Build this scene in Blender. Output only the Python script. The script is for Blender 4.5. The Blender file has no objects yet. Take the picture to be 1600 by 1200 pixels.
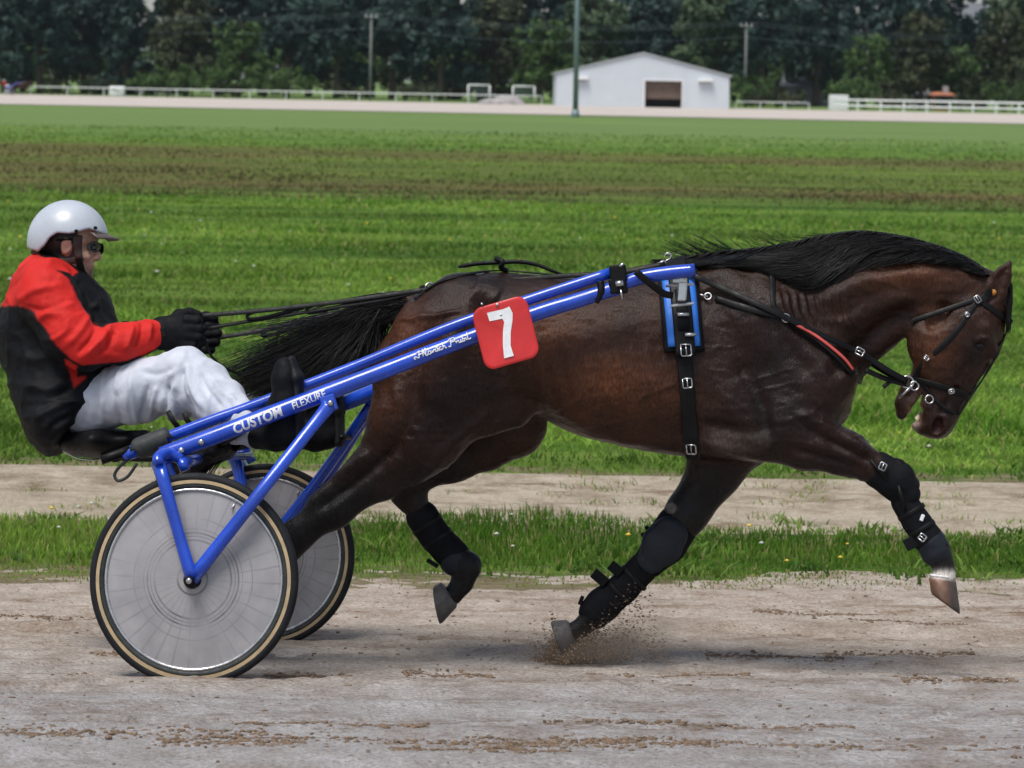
import bpy, bmesh, math, random
import numpy as np
from mathutils import Vector, Matrix
random.seed(7); RNG = np.random.default_rng(7)
SC = bpy.context.scene
COL = SC.collection
R = math.radians

# ------------------------------------------------------------------ camera
FPX, CX, CY, CAMH, ROLL = 4162.0, 800.0, 128.0, 1.98, R(1.0)
cam = bpy.data.cameras.new('camera'); camo = bpy.data.objects.new('camera', cam); COL.objects.link(camo)
cam.sensor_width = 36.0; cam.sensor_fit = 'HORIZONTAL'; cam.lens = 36.0 * FPX / 1600.0
cam.shift_y = -(600.0 - CY) / 1600.0
cam.clip_start = 0.1; cam.clip_end = 9000.0
camo.location = (0, 0, CAMH); camo.rotation_euler = (math.pi / 2, -ROLL, 0)
cam.dof.use_dof = True; cam.dof.focus_distance = 9.25; cam.dof.aperture_fstop = 6.3
SC.camera = camo

# ------------------------------------------------------------------ sky, sun, exposure
SUN_EL, SUN_AZ = R(66), R(-35)          # azimuth measured from -Y (behind the camera) towards -X
w = bpy.data.worlds.new('World'); SC.world = w; w.use_nodes = True
nt = w.node_tree; nt.nodes.clear()
sky = nt.nodes.new('ShaderNodeTexSky'); sky.sky_type = 'NISHITA'; sky.sun_disc = False
sky.sun_elevation = SUN_EL; sky.air_density = 1.0; sky.dust_density = 1.6; sky.ozone_density = 1.0
sun_dir = Vector((math.sin(SUN_AZ) * math.cos(SUN_EL), -math.cos(SUN_AZ) * math.cos(SUN_EL), math.sin(SUN_EL)))  # towards the sun
sky.sun_rotation = math.atan2(sun_dir.x, sun_dir.y)
hs = nt.nodes.new('ShaderNodeHueSaturation'); hs.inputs['Saturation'].default_value = 0.6
bg = nt.nodes.new('ShaderNodeBackground'); bg.inputs['Strength'].default_value = 0.095
wo = nt.nodes.new('ShaderNodeOutputWorld')
nt.links.new(sky.outputs[0], hs.inputs['Color']); nt.links.new(hs.outputs[0], bg.inputs['Color']); nt.links.new(bg.outputs[0], wo.inputs['Surface'])
sl = bpy.data.lights.new('sun', 'SUN'); sl.energy = 2.6; sl.angle = R(26); sl.color = (1.0, 0.965, 0.91)
so = bpy.data.objects.new('sun', sl); COL.objects.link(so)
so.rotation_euler = (-sun_dir).to_track_quat('-Z', 'Y').to_euler(); so.location = (-10, -10, 30)
vs = SC.view_settings; vs.view_transform = 'Standard'; vs.look = 'None'; vs.gamma = 1.0; vs.use_curve_mapping = False
vs.exposure = 0.42

HAZE = 0.00006
# ------------------------------------------------------------------ projection helpers
CR, SR = math.cos(ROLL), math.sin(ROLL)
CAM = np.array([0, 0, CAMH])
def raydir(px, py):
    px = np.asarray(px, float); py = np.asarray(py, float)
    xc = (px - CX) / FPX; yc = -(py - CY) / FPX
    return np.stack([xc * CR - yc * SR, np.ones_like(xc), xc * SR + yc * CR], -1)
def P(px, py, d): return CAM + raydir(px, py) * np.asarray(d, float)[..., None]
def project(p):
    q = np.asarray(p, float) - CAM
    xc = (q[..., 0] * CR + q[..., 2] * SR) / q[..., 1]; yc = (-q[..., 0] * SR + q[..., 2] * CR) / q[..., 1]
    return xc * FPX + CX, CY - yc * FPX
# frame of the moving rig: a forward, l lateral (away from the camera), b up
NH, FH = P(303, 905, 8.8), P(413, 868, 10.2)
WR = 0.349
nl = (FH - NH) / np.linalg.norm(FH - NH)
fa = np.cross(nl, [0, 0, 1.0]); fa /= np.linalg.norm(fa)
ub = np.cross(fa, nl)
RO = (NH + FH) / 2 - ub * WR
HALF = np.linalg.norm(FH - NH) / 2
BAS = np.stack([fa, nl, ub])             # world -> local
RIGM = Matrix(((fa[0], nl[0], ub[0], RO[0]), (fa[1], nl[1], ub[1], RO[1]), (fa[2], nl[2], ub[2], RO[2]), (0, 0, 0, 1)))
def L(px, py, lat):
    """pixel + lateral plane -> local point (a,l,b)"""
    px, py, lat = np.broadcast_arrays(np.asarray(px, float), np.asarray(py, float), np.asarray(lat, float))
    dr = raydir(px, py)
    t = (lat - (CAM - RO) @ nl) / (dr @ nl)
    p = CAM + dr * t[..., None]
    return (p - RO) @ BAS.T
def W(loc): return np.asarray(loc) @ BAS + RO
def pix(loc): return project(W(loc))
def mpp(lat): return (9.5 + lat) / FPX     # metres per photograph pixel

# ------------------------------------------------------------------ terrain
_gy = np.array([3, 6.2, 8.8, 10.2, 12.3, 14.5, 20, 1e5]); _gz = np.array([0.42, 0.27, -0.004, -0.168, -0.335, -0.37, -0.38, -0.38])
def zg(x, y):
    y = np.asarray(y, float)
    z = sum(np.interp(y + o, _gy, _gz) for o in (-.5, -.25, 0, .25, .5)) / 5
    return z
def hit(px, py, lo=3.0, hi=3000.0):
    """ground point under a pixel"""
    d = raydir(px, py)
    for _ in range(60):
        mid = math.sqrt(lo * hi); p = CAM + d * mid
        if p[2] > zg(p[0], p[1]): lo = mid
        else: hi = mid
    p = CAM + d * lo; p[2] = zg(p[0], p[1]); return p

# ------------------------------------------------------------------ object helpers
def link(o, parent=None):
    COL.objects.link(o)
    if parent is not None: o.parent = parent
    return o
def mk(name, verts, faces, m, parent=None, smooth=True, col=None, mat_idx=None):
    me = bpy.data.meshes.new(name)
    verts = np.asarray(verts, np.float32).reshape(-1, 3)
    if isinstance(faces, np.ndarray):
        k = faces.shape[1]; nf = len(faces)
        me.vertices.add(len(verts)); me.vertices.foreach_set('co', verts.ravel())
        me.loops.add(nf * k); me.loops.foreach_set('vertex_index', faces.astype(np.int32).ravel())
        me.polygons.add(nf); me.polygons.foreach_set('loop_start', np.arange(nf, dtype=np.int32) * k)
        me.update(calc_edges=True)
    else:
        me.from_pydata([tuple(map(float, v)) for v in verts], [], [tuple(map(int, f)) for f in faces])
    me.polygons.foreach_set('use_smooth', np.full(len(me.polygons), smooth))
    if col is not None:
        ca = me.color_attributes.new('Col', 'FLOAT_COLOR', 'POINT')
        c4 = np.ones((len(verts), 4), np.float32); c4[:, :3] = col; ca.data.foreach_set('color', c4.ravel())
    for mm in (m if isinstance(m, (list, tuple)) else [m]): me.materials.append(mm)
    if mat_idx is not None: me.polygons.foreach_set('material_index', np.asarray(mat_idx, np.int32))
    me.update()
    return link(bpy.data.objects.new(name, me), parent)
def empty(name, label, cat, mat=None, loc=(0, 0, 0), group=None):
    o = bpy.data.objects.new(name, None); o.empty_display_size = 0.2
    if mat is not None: o.matrix_world = mat
    else: o.location = loc
    tag(o, label, cat, group); return link(o)
def tag(o, label=None, cat=None, group=None, kind=None):
    if label: o['label'] = label
    if cat: o['category'] = cat
    if group: o['group'] = group
    if kind: o['kind'] = kind
    return o
def rig(a=0.0, b=0.0, l=0.0):
    """matrix of a thing whose origin is at local (a,l,b) of the rig"""
    return RIGM @ Matrix.Translation((a, l, b))
def copy_tree(o, parent=None):
    c = o.copy(); COL.objects.link(c); c.parent = parent
    for ch in list(o.children): copy_tree(ch, c)
    return c

class MB:
    """collects simple shapes into one mesh"""
    def __init__(s): s.v = []; s.f = []
    def add(s, v, f):
        n = len(s.v); s.v.extend([tuple(map(float, q)) for q in v]); s.f.extend([tuple(int(i) + n for i in q) for q in f]); return s
    def box(s, c, ax, ay, az, bev=0.0):
        c, ax, ay, az = [np.asarray(q, float) for q in (c, ax, ay, az)]
        if bev <= 0:
            v = [c + i * ax + j * ay + k * az for i in (-1, 1) for j in (-1, 1) for k in (-1, 1)]
            f = [(0, 1, 3, 2), (4, 6, 7, 5), (0, 4, 5, 1), (2, 3, 7, 6), (0, 2, 6, 4), (1, 5, 7, 3)]
            return s.add(v, f)
        la, lb, lc = [np.linalg.norm(q) for q in (ax, ay, az)]
        # chamfered box: three nested slabs as convex hull via bmesh
        bm = bmesh.new()
        for i in (-1, 1):
            for j in (-1, 1):
                for k in (-1, 1):
                    for q in range(3):
                        sc_ = [1 - bev / la, 1 - bev / lb, 1 - bev / lc]; sc_[q] = 1
                        bm.verts.new(tuple(c + i * ax * sc_[0] + j * ay * sc_[1] + k * az * sc_[2]))
        bmesh.ops.convex_hull(bm, input=bm.verts)
        bm.verts.index_update()
        v = [tuple(q.co) for q in bm.verts]; f = [tuple(x.index for x in q.verts) for q in bm.faces]; bm.free()
        return s.add(v, f)
    def tube(s, pts, r, n=10, cap=True, flat=1.0):
        v, f = tube_geo(pts, r, n, cap, flat); return s.add(v, f)
    def build(s, name, m, parent=None, smooth=True, auto=None):
        return mk(name, s.v, s.f, m, parent, smooth)
def spline(pts, n=8):
    """Catmull-Rom through points (any dimension)"""
    p = np.asarray(pts, float)
    if len(p) < 3: return np.array([p[0] + (p[-1] - p[0]) * t for t in np.linspace(0, 1, n + 1)])
    q = np.vstack([2 * p[0] - p[1], p, 2 * p[-1] - p[-2]]); out = []
    for i in range(1, len(q) - 2):
        for t in np.arange(n) / n:
            a, b, c, d = q[i - 1], q[i], q[i + 1], q[i + 2]
            out.append(0.5 * (2 * b + (c - a) * t + (2 * a - 5 * b + 4 * c - d) * t * t + (3 * b - a - 3 * c + d) * t ** 3))
    out.append(p[-1]); return np.array(out)
def frames(pts, up=None):
    pts = np.asarray(pts, float); t = np.gradient(pts, axis=0); t /= np.linalg.norm(t, axis=1)[:, None] + 1e-12
    u = np.array([0.13, 0.98, 0.17]) if up is None else np.asarray(up, float)
    us = []
    for q in t:
        u2 = u - q * (u @ q)
        if np.linalg.norm(u2) < 1e-4: u2 = np.array([1.0, 0, 0]) - q * q[0]
        u = u2 / np.linalg.norm(u2); us.append(u)
    us = np.array(us); return t, us, np.cross(t, us)
def tube_geo(pts, r, n=10, cap=True, flat=1.0):
    pts = np.asarray(pts, float); m = len(pts); r = np.broadcast_to(np.asarray(r, float), (m,))
    t, u, b = frames(pts); an = np.arange(n) * 2 * math.pi / n
    v = (pts[:, None] + r[:, None, None] * (np.cos(an)[None, :, None] * u[:, None] * flat + np.sin(an)[None, :, None] * b[:, None])).reshape(-1, 3)
    f = [(i * n + j, i * n + (j + 1) % n, (i + 1) * n + (j + 1) % n, (i + 1) * n + j) for i in range(m - 1) for j in range(n)]
    if cap: f += [tuple(range(n - 1, -1, -1)), tuple((m - 1) * n + j for j in range(n))]
    return v, f
def strap_geo(pts, nrm, w, th, base=0.0):
    """a flat belt along pts lying on a surface with normals nrm"""
    pts = np.asarray(pts, float); nrm = np.asarray(nrm, float); m = len(pts)
    w = np.broadcast_to(np.asarray(w, float), (m,))[:, None]
    t = np.gradient(pts, axis=0); t /= np.linalg.norm(t, axis=1)[:, None] + 1e-12
    bi = np.cross(t, nrm); bi /= np.linalg.norm(bi, axis=1)[:, None] + 1e-12
    prof = [(-1, base), (-1, base + th * .7), (-.8, base + th), (.8, base + th), (1, base + th * .7), (1, base)]
    k = len(prof)
    v = np.stack([pts + bi * w / 2 * x + nrm * y for x, y in prof], 1).reshape(-1, 3)
    f = [(i * k + j, i * k + (j + 1) % k, (i + 1) * k + (j + 1) % k, (i + 1) * k + j) for i in range(m - 1) for j in range(k)]
    f += [tuple(range(k - 1, -1, -1)), tuple((m - 1) * k + j for j in range(k))]
    return v, f
def mirror(v): v = np.array(v, float); v[..., 1] *= -1; return v
def flipf(f): return [tuple(reversed(q)) for q in f]

# ------------------------------------------------------------------ noise
_H = RNG.random((64, 64, 64)).astype(np.float32)
def vnoise(p):
    p = np.asarray(p, np.float32); i = np.floor(p).astype(np.int64); f = p - i; f = f * f * (3 - 2 * f)
    g = lambda a, b, c: _H[(i[..., 0] + a) & 63, (i[..., 1] + b) & 63, (i[..., 2] + c) & 63]
    x, y, z = f[..., 0], f[..., 1], f[..., 2]
    l = lambda a, b, t: a + (b - a) * t
    return l(l(l(g(0, 0, 0), g(1, 0, 0), x), l(g(0, 1, 0), g(1, 1, 0), x), y), l(l(g(0, 0, 1), g(1, 0, 1), x), l(g(0, 1, 1), g(1, 1, 1), x), y), z) - .5
def fbm(p, o=3):
    p = np.asarray(p, np.float32); s = 0; a = 1.0
    for k in range(o): s = s + a * vnoise(p * (2 ** k) + 17.3 * k); a *= .5
    return s

# ------------------------------------------------------------------ distance fields
def smin(a, b, k):
    if k <= 0: return np.minimum(a, b)
    h = np.maximum(k - np.abs(a - b), 0) / k
    return np.minimum(a, b) - h * h * k * .25
class Field:
    def __init__(s, lo, hi, h):
        s.lo = np.array(lo, float); s.h = h; s.n = np.ceil((np.array(hi) - s.lo) / h).astype(int) + 1
        s.F = np.full(s.n, 0.3, np.float32)
        s.ax = [(s.lo[i] + np.arange(s.n[i]) * h).astype(np.float32) for i in range(3)]
    def _sl(s, lo, hi):
        i0 = np.clip(np.floor((np.array(lo) - s.lo) / s.h).astype(int), 0, s.n - 1); i1 = np.clip(np.ceil((np.array(hi) - s.lo) / s.h).astype(int) + 1, 1, s.n)
        sl = tuple(slice(a, b) for a, b in zip(i0, i1))
        return sl, s.ax[0][sl[0]][:, None, None], s.ax[1][sl[1]][None, :, None], s.ax[2][sl[2]][None, None, :]
    def put(s, fn, lo, hi, k, sub=False):
        sl, X, Y, Z = s._sl(lo, hi)
        if 0 in [x.stop - x.start for x in sl]: return
        d = fn(X, Y, Z); c = s.F[sl]
        s.F[sl] = -smin(-c, d, k) if sub else smin(c, d, k)
    def seg(s, A, B, r1, r2, q1=1.0, q2=1.0, k=.03, sub=False):
        """round cone; q = lateral radius / radius"""
        A = np.asarray(A, np.float32); B = np.asarray(B, np.float32)
        m = k + .05; rr = max(r1, r2); ql = max(r1 * q1, r2 * q2)
        lo = np.minimum(A, B) - [rr + m, ql + m, rr + m]; hi = np.maximum(A, B) + [rr + m, ql + m, rr + m]
        qa = (q1 + q2) / 2
        def fn(X, Y, Z):
            d = B - A; dd = d[0] ** 2 + (d[1] / qa) ** 2 + d[2] ** 2 + 1e-9
            t = np.clip(((X - A[0]) * d[0] + (Y - A[1]) * d[1] / qa ** 2 + (Z - A[2]) * d[2]) / dd, 0, 1)
            q = q1 + (q2 - q1) * t
            e = np.sqrt((X - A[0] - t * d[0]) ** 2 + ((Y - A[1] - t * d[1]) / q) ** 2 + (Z - A[2] - t * d[2]) ** 2) - (r1 + (r2 - r1) * t)
            return e * (np.minimum(q, 1) * .5 + .5)
        s.put(fn, lo, hi, k, sub)
    def chain(s, pts, k=.03, kin=.02, sub=False):
        """pts: (px,py,lat,r_px[,lateral m])"""
        g = [(L(p[0], p[1], p[2]), p[3] * mpp(p[2]), (p[4] / (p[3] * mpp(p[2])) if len(p) > 4 else 1.0)) for p in pts]
        for i in range(len(g) - 1):
            s.seg(g[i][0], g[i + 1][0], g[i][1], g[i + 1][1], g[i][2], g[i + 1][2], k if i == 0 else max(kin, k * .6), sub)
    def ell(s, c, r, k=.03, rot=0.0, sub=False):
        """ellipsoid at local c; radii (a,l,b); rot in the a-b plane"""
        c = np.asarray(c, np.float32); cr, sr = math.cos(rot), math.sin(rot); m = max(r) + k + .04
        def fn(X, Y, Z):
            x = (X - c[0]) * cr + (Z - c[2]) * sr; z = -(X - c[0]) * sr + (Z - c[2]) * cr
            e = np.sqrt((x / r[0]) ** 2 + ((Y - c[1]) / r[1]) ** 2 + (z / r[2]) ** 2)
            return (e - 1) * min(r) * np.maximum(1, e * .0 + 1)
        s.put(fn, c - m, c + m, k, sub)
    def ellp(s, px, py, lat, rx, ry, rl, k=.03, rot=0.0, sub=False):
        """ellipsoid, picture radii in pixels, rotation as seen in the picture (degrees, clockwise)"""
        m = mpp(lat); s.ell(L(px, py, lat), (rx * m, rl, ry * m), k, -R(rot), sub)
    def sample(s, p):
        g = (np.asarray(p, float) - s.lo) / s.h; g = np.clip(g, 0, s.n - 1.001); i = g.astype(int); f = (g - i)
        o = 0
        for a in (0, 1):
            for b in (0, 1):
                for c in (0, 1):
                    wgt = (f[..., 0] if a else 1 - f[..., 0]) * (f[..., 1] if b else 1 - f[..., 1]) * (f[..., 2] if c else 1 - f[..., 2])
                    o = o + wgt * s.F[i[..., 0] + a, i[..., 1] + b, i[..., 2] + c]
        return o
    def grad(s, p, e=.008):
        p = np.asarray(p, float); g = np.stack([s.sample(p + d) - s.sample(p - d) for d in np.eye(3) * e], -1)
        return g / (np.linalg.norm(g, axis=-1, keepdims=True) + 1e-9)
    def snap(s, px, py, off=0.0, l0=-.75, l1=.5, n=420, miss=None):
        """first surface met by the picture ray; returns points and normals"""
        px = np.atleast_1d(np.asarray(px, float)); py = np.atleast_1d(np.asarray(py, float))
        lats = np.linspace(l0, l1, n)
        pts = L(px[:, None], py[:, None], lats[None, :]); v = s.sample(pts) < off
        ok = v.any(1); i = np.where(ok, v.argmax(1), n // 2)
        if not ok.all():                      # rays that miss take the lateral position of the nearest hit
            idx = np.where(ok)[0]
            for j in np.where(~ok)[0]:
                i[j] = i[idx[np.argmin(np.abs(idx - j))]] if len(idx) and miss is None else int((miss - l0) / (l1 - l0) * n)
        q = pts[np.arange(len(px)), i]; return q, s.grad(q)
    def ring(s, c, n=72, off=.0, slope=0.0, r0=.6):
        """loop round the body in a plane across it through local (a,b)"""
        th = np.arange(n) * 2 * math.pi / n
        d = np.stack([slope * np.sin(th), np.cos(th), np.sin(th)], -1); rs = np.linspace(r0, 0.0, 400)
        pts = np.array([c[0], 0, c[1]]) + d[:, None] * rs[None, :, None]
        i = (s.sample(pts) < off).argmax(1); q = pts[np.arange(n), i]; return q, s.grad(q)
    def mesh(s):
        F = s.F; ins = F < 0
        nx, ny, nz = F.shape
        cnt = np.zeros((nx - 1, ny - 1, nz - 1), np.uint8)
        for a in (0, 1):
            for b in (0, 1):
                for c in (0, 1): cnt += ins[a:nx - 1 + a, b:ny - 1 + b, c:nz - 1 + c]
        act = (cnt > 0) & (cnt < 8); ci = np.argwhere(act); idx = np.full(act.shape, -1, np.int32); idx[act] = np.arange(len(ci), dtype=np.int32)
        cor = [(a, b, c) for a in (0, 1) for b in (0, 1) for c in (0, 1)]
        val = {c: F[ci[:, 0] + c[0], ci[:, 1] + c[1], ci[:, 2] + c[2]] for c in cor}
        acc = np.zeros((len(ci), 3)); num = np.zeros(len(ci))
        for c in cor:
            for ax in range(3):
                if c[ax]: continue
                e = list(c); e[ax] = 1; e = tuple(e); va, vb = val[c], val[e]; cr = (va < 0) != (vb < 0)
                t = np.where(cr, va / np.where(cr, va - vb, 1), 0); q = np.array(c, float)[None].repeat(len(ci), 0); q[:, ax] = t
                acc += q * cr[:, None]; num += cr
        V = (ci + acc / num[:, None]) * s.h + s.lo; Q = []
        for ax in range(3):
            sl0 = [slice(None)] * 3; sl1 = [slice(None)] * 3; sl0[ax] = slice(0, -1); sl1[ax] = slice(1, None)
            a, b = ins[tuple(sl0)], ins[tuple(sl1)]; e = np.argwhere(a != b); o1, o2 = [q for q in range(3) if q != ax]
            e = e[(e[:, o1] > 0) & (e[:, o2] > 0) & (e[:, o1] < F.shape[o1] - 1) & (e[:, o2] < F.shape[o2] - 1)]
            def cell(d1, d2):
                k = e.copy(); k[:, o1] -= d1; k[:, o2] -= d2; return idx[k[:, 0], k[:, 1], k[:, 2]]
            q = np.stack([cell(1, 1), cell(0, 1), cell(0, 0), cell(1, 0)], 1)
            fl = a[e[:, 0], e[:, 1], e[:, 2]]
            if ax == 1: fl = ~fl
            q[~fl] = q[~fl][:, ::-1]; Q.append(q)
        return V, np.vstack(Q)
def vnormals(V, Q):
    n = np.cross(V[Q[:, 2]] - V[Q[:, 0]], V[Q[:, 3]] - V[Q[:, 1]]); o = np.zeros_like(V)
    for j in range(4): np.add.at(o, Q[:, j], n)
    return o / (np.linalg.norm(o, axis=1)[:, None] + 1e-12)
def relax(V, Q, it=2, lam=.5):
    for _ in range(it):
        s = np.zeros_like(V); c = np.zeros(len(V))
        for j in range(4):
            for k in (1, 3):
                np.add.at(s, Q[:, j], V[Q[:, (j + k) % 4]]); np.add.at(c, Q[:, j], 1)
        V = V + lam * (s / c[:, None] - V)
    return V
def pdist(px, py, line):
    """distance in pixels to a polyline and the position 0..1 along it"""
    line = np.asarray(line, float); best = np.full(np.shape(px), 1e9); pos = np.zeros(np.shape(px)); m = len(line) - 1
    for i in range(m):
        a, b = line[i], line[i + 1]; d = b - a; t = np.clip(((px - a[0]) * d[0] + (py - a[1]) * d[1]) / (d @ d + 1e-9), 0, 1)
        e = np.hypot(px - a[0] - t * d[0], py - a[1] - t * d[1]); u = e < best
        best = np.where(u, e, best); pos = np.where(u, (i + t) / m, pos)
    return best, pos
def inpoly(px, py, poly):
    poly = np.asarray(poly, float); c = np.zeros(np.shape(px), bool); j = len(poly) - 1
    for i in range(len(poly)):
        xi, yi, xj, yj = *poly[i], *poly[j]
        c ^= ((yi > py) != (yj > py)) & (px < (xj - xi) * (py - yi) / (yj - yi + 1e-12) + xi); j = i
    return c
def ridges(px, py, lst):
    """sum of ridges and grooves: (polyline, width px, height m)"""
    d = np.zeros(np.shape(px))
    for line, wd, h in lst:
        e, t = pdist(px, py, spline(line, 4) if len(line) > 2 else line); d += h * np.exp(-(e / wd) ** 2) * np.clip(np.minimum(t, 1 - t) * 6 + .15, 0, 1)
    return d
# ------------------------------------------------------------------ materials
def newmat(name):
    m = bpy.data.materials.new(name); m.use_nodes = True; t = m.node_tree; b = t.nodes['Principled BSDF']; return m, t, b
def node(t, ty, **kw):
    n = t.nodes.new(ty)
    for k, v in kw.items():
        if k in n.inputs.keys(): n.inputs[k].default_value = v
        else: setattr(n, k, v)
    return n
def ramp(t, src, stops):
    r = t.nodes.new('ShaderNodeValToRGB'); e = r.color_ramp.elements
    while len(e) < len(stops): e.new(.5)
    for q, (p, c) in zip(e, stops): q.position = p; q.color = (*c, 1) if len(c) == 3 else c
    t.links.new(src, r.inputs[0]); return r
def coords(t, scale=(1, 1, 1), kind='Object', rot=(0, 0, 0)):
    c = t.nodes.new('ShaderNodeTexCoord'); mp = t.nodes.new('ShaderNodeMapping'); mp.inputs['Scale'].default_value = scale; mp.inputs['Rotation'].default_value = rot
    t.links.new(c.outputs[kind], mp.inputs[0]); return mp.outputs[0]
def noise(t, vec, scale, detail=4, rough=.55):
    n = node(t, 'ShaderNodeTexNoise', Scale=scale, Detail=detail, Roughness=rough); t.links.new(vec, n.inputs['Vector']); return n.outputs['Fac']
def bump(t, b, h, strength=.3, dist=.01):
    n = node(t, 'ShaderNodeBump', Strength=strength, Distance=dist); t.links.new(h, n.inputs['Height']); t.links.new(n.outputs[0], b.inputs['Normal']); return n
def mix(t, a, b, fac, mode='MIX'):
    n = t.nodes.new('ShaderNodeMix'); n.data_type = 'RGBA'; n.blend_type = mode
    for s, v in (('A', a), ('B', b)):
        i = [q for q in n.inputs if q.name == s and q.type == 'RGBA'][0]
        if isinstance(v, tuple): i.default_value = (*v, 1)
        else: t.links.new(v, i)
    f = n.inputs[0]
    if isinstance(fac, (int, float)): f.default_value = fac
    else: t.links.new(fac, f)
    return [q for q in n.outputs if q.type == 'RGBA'][0]
def simple(name, c, rough=.5, metal=0.0, var=.25, scale=18, bmp=.15, bscale=90, bdist=.002, spec=.5, coat=0.0, vcol=False, sheen=0.0):
    """one colour broken up by wear; vcol takes the colour from the mesh"""
    m, t, b = newmat(name); v = coords(t)
    if vcol:
        a = t.nodes.new('ShaderNodeAttribute'); a.attribute_name = 'Col'; base = a.outputs['Color']
    else:
        base = tuple(c)
    n = noise(t, v, scale, 5)
    lo = 1 - var; r = ramp(t, n, [(.3, (lo, lo, lo)), (.7, (1 + var * .25,) * 3)])
    t.links.new(mix(t, base, r.outputs[0], 1.0, 'MULTIPLY'), b.inputs['Base Color'])
    rr = ramp(t, noise(t, v, scale * 2.3, 3), [(.3, (max(rough - .12, .02),) * 3), (.7, (min(rough + .12, 1),) * 3)])
    t.links.new(rr.outputs[0], b.inputs['Roughness'])
    b.inputs['Metallic'].default_value = metal; b.inputs['Specular IOR Level'].default_value = spec
    b.inputs['Coat Weight'].default_value = coat; b.inputs['Coat Roughness'].default_value = .12
    b.inputs['Sheen Weight'].default_value = sheen
    if bmp: bump(t, b, noise(t, v, bscale, 3), bmp, bdist)
    return m
M = {}
M['blue'] = simple('blue_paint', (.010, .070, .56), .27, var=.4, scale=7, bmp=.05, coat=.5)
M['blue_pad'] = simple('blue_vinyl', (.02, .16, .62), .55, var=.2, scale=14, bmp=.2, bscale=160)
M['black'] = simple('black_leather', (.005, .005, .0055), .5, spec=.2, var=.3, scale=25, bmp=.25, bscale=140)
M['black_soft'] = simple('black_neoprene', (.0055, .006, .008), .7, spec=.15, var=.35, scale=16, bmp=.3, bscale=260, bdist=.001)
M['grey_pad'] = simple('grey_shell', (.013, .017, .024), .5, spec=.25, var=.25, scale=12, bmp=.1)
M['rubber'] = simple('tyre_rubber', (.014, .015, .018), .7, spec=.25, var=.45, scale=11, bmp=.3, bscale=60)
M['rubber_grip'] = simple('worn_rubber', (.03, .036, .036), .65, var=.5, scale=26, bmp=.4, bscale=70)
M['tan'] = simple('tan_sidewall', (.48, .36, .21), .7, var=.25, scale=30)
M['chrome'] = simple('chrome', (.52, .52, .52), .28, 1.0, var=.2, scale=40, bmp=.05)
M['silver'] = simple('aluminium', (.62, .63, .64), .3, .9, var=.2, scale=30, bmp=.05)
M['white_paint'] = simple('white_paint', (.78, .79, .80), .5, var=.15, scale=9, bmp=.1)
M['letter'] = simple('white_lettering', (.82, .84, .86), .45, var=.12, scale=60, bmp=0)
M['red_plate'] = simple('red_plastic', (.62, .022, .022), .38, var=.22, scale=9, bmp=.12, bscale=24, coat=.3)
M['red_trim'] = simple('red_piping', (.50, .07, .06), .6, var=.2)
M['helmet'] = simple('helmet_shell', (.43, .47, .53), .30, var=.16, scale=7, bmp=.04, coat=.0)
M['brown_leather'] = simple('brown_leather', (.045, .02, .016), .6, var=.35, scale=30)
M['skin'] = simple('skin', None, .5, var=.22, scale=40, bmp=.12, bscale=220, vcol=True)
M['glass_dark'] = simple('dark_lens', (.008, .008, .01), .1, var=.05, bmp=0)
M['hoof'] = simple('hoof_horn', None, .5, var=.4, scale=45, bmp=.4, bscale=55, vcol=True)
M['eye'] = simple('eye', (.004, .003, .003), .16, bmp=0, spec=.3)
M['hair'] = simple('black_hair', (.0048, .0040, .0040), .40, var=.5, scale=30, bmp=0, spec=.28)
M['bone'] = simple('tooth', (.62, .52, .36), .4)
M['gum'] = simple('mouth_lining', (.30, .16, .14), .4)
M['amber'] = simple('amber_plug', (.55, .22, .03), .5)
# horse coat: colour from the mesh, fine hair relief
m, t, b = newmat('bay_coat'); v = coords(t, (1, 1, 1))
at = t.nodes.new('ShaderNodeAttribute'); at.attribute_name = 'Col'
r1 = ramp(t, noise(t, v, 5.5, 6, .62), [(.32, (.58, .58, .60)), (.68, (1.35, 1.28, 1.2))])
r2 = ramp(t, noise(t, coords(t, (60, 60, 16), rot=(0, R(25), 0)), 3.0, 4), [(.32, (.55,) * 3), (.68, (1.4,) * 3)])
t.links.new(mix(t, mix(t, at.outputs['Color'], r1.outputs[0], 1.0, 'MULTIPLY'), r2.outputs[0], 1.0, 'MULTIPLY'), b.inputs['Base Color'])
rr = ramp(t, noise(t, v, 9, 4), [(.32, (.20,) * 3), (.68, (.38,) * 3)]); t.links.new(rr.outputs[0], b.inputs['Roughness'])
b.inputs['Specular IOR Level'].default_value = .24
h1 = noise(t, coords(t, (40, 40, 11), rot=(0, R(25), 0)), 4.0, 5, .7); h2 = noise(t, v, 26, 5, .6)
ad = node(t, 'ShaderNodeMath', operation='ADD'); t.links.new(h1, ad.inputs[0]); t.links.new(h2, ad.inputs[1])
bump(t, b, ad.outputs[0], .6, .006); M['coat'] = m
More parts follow.
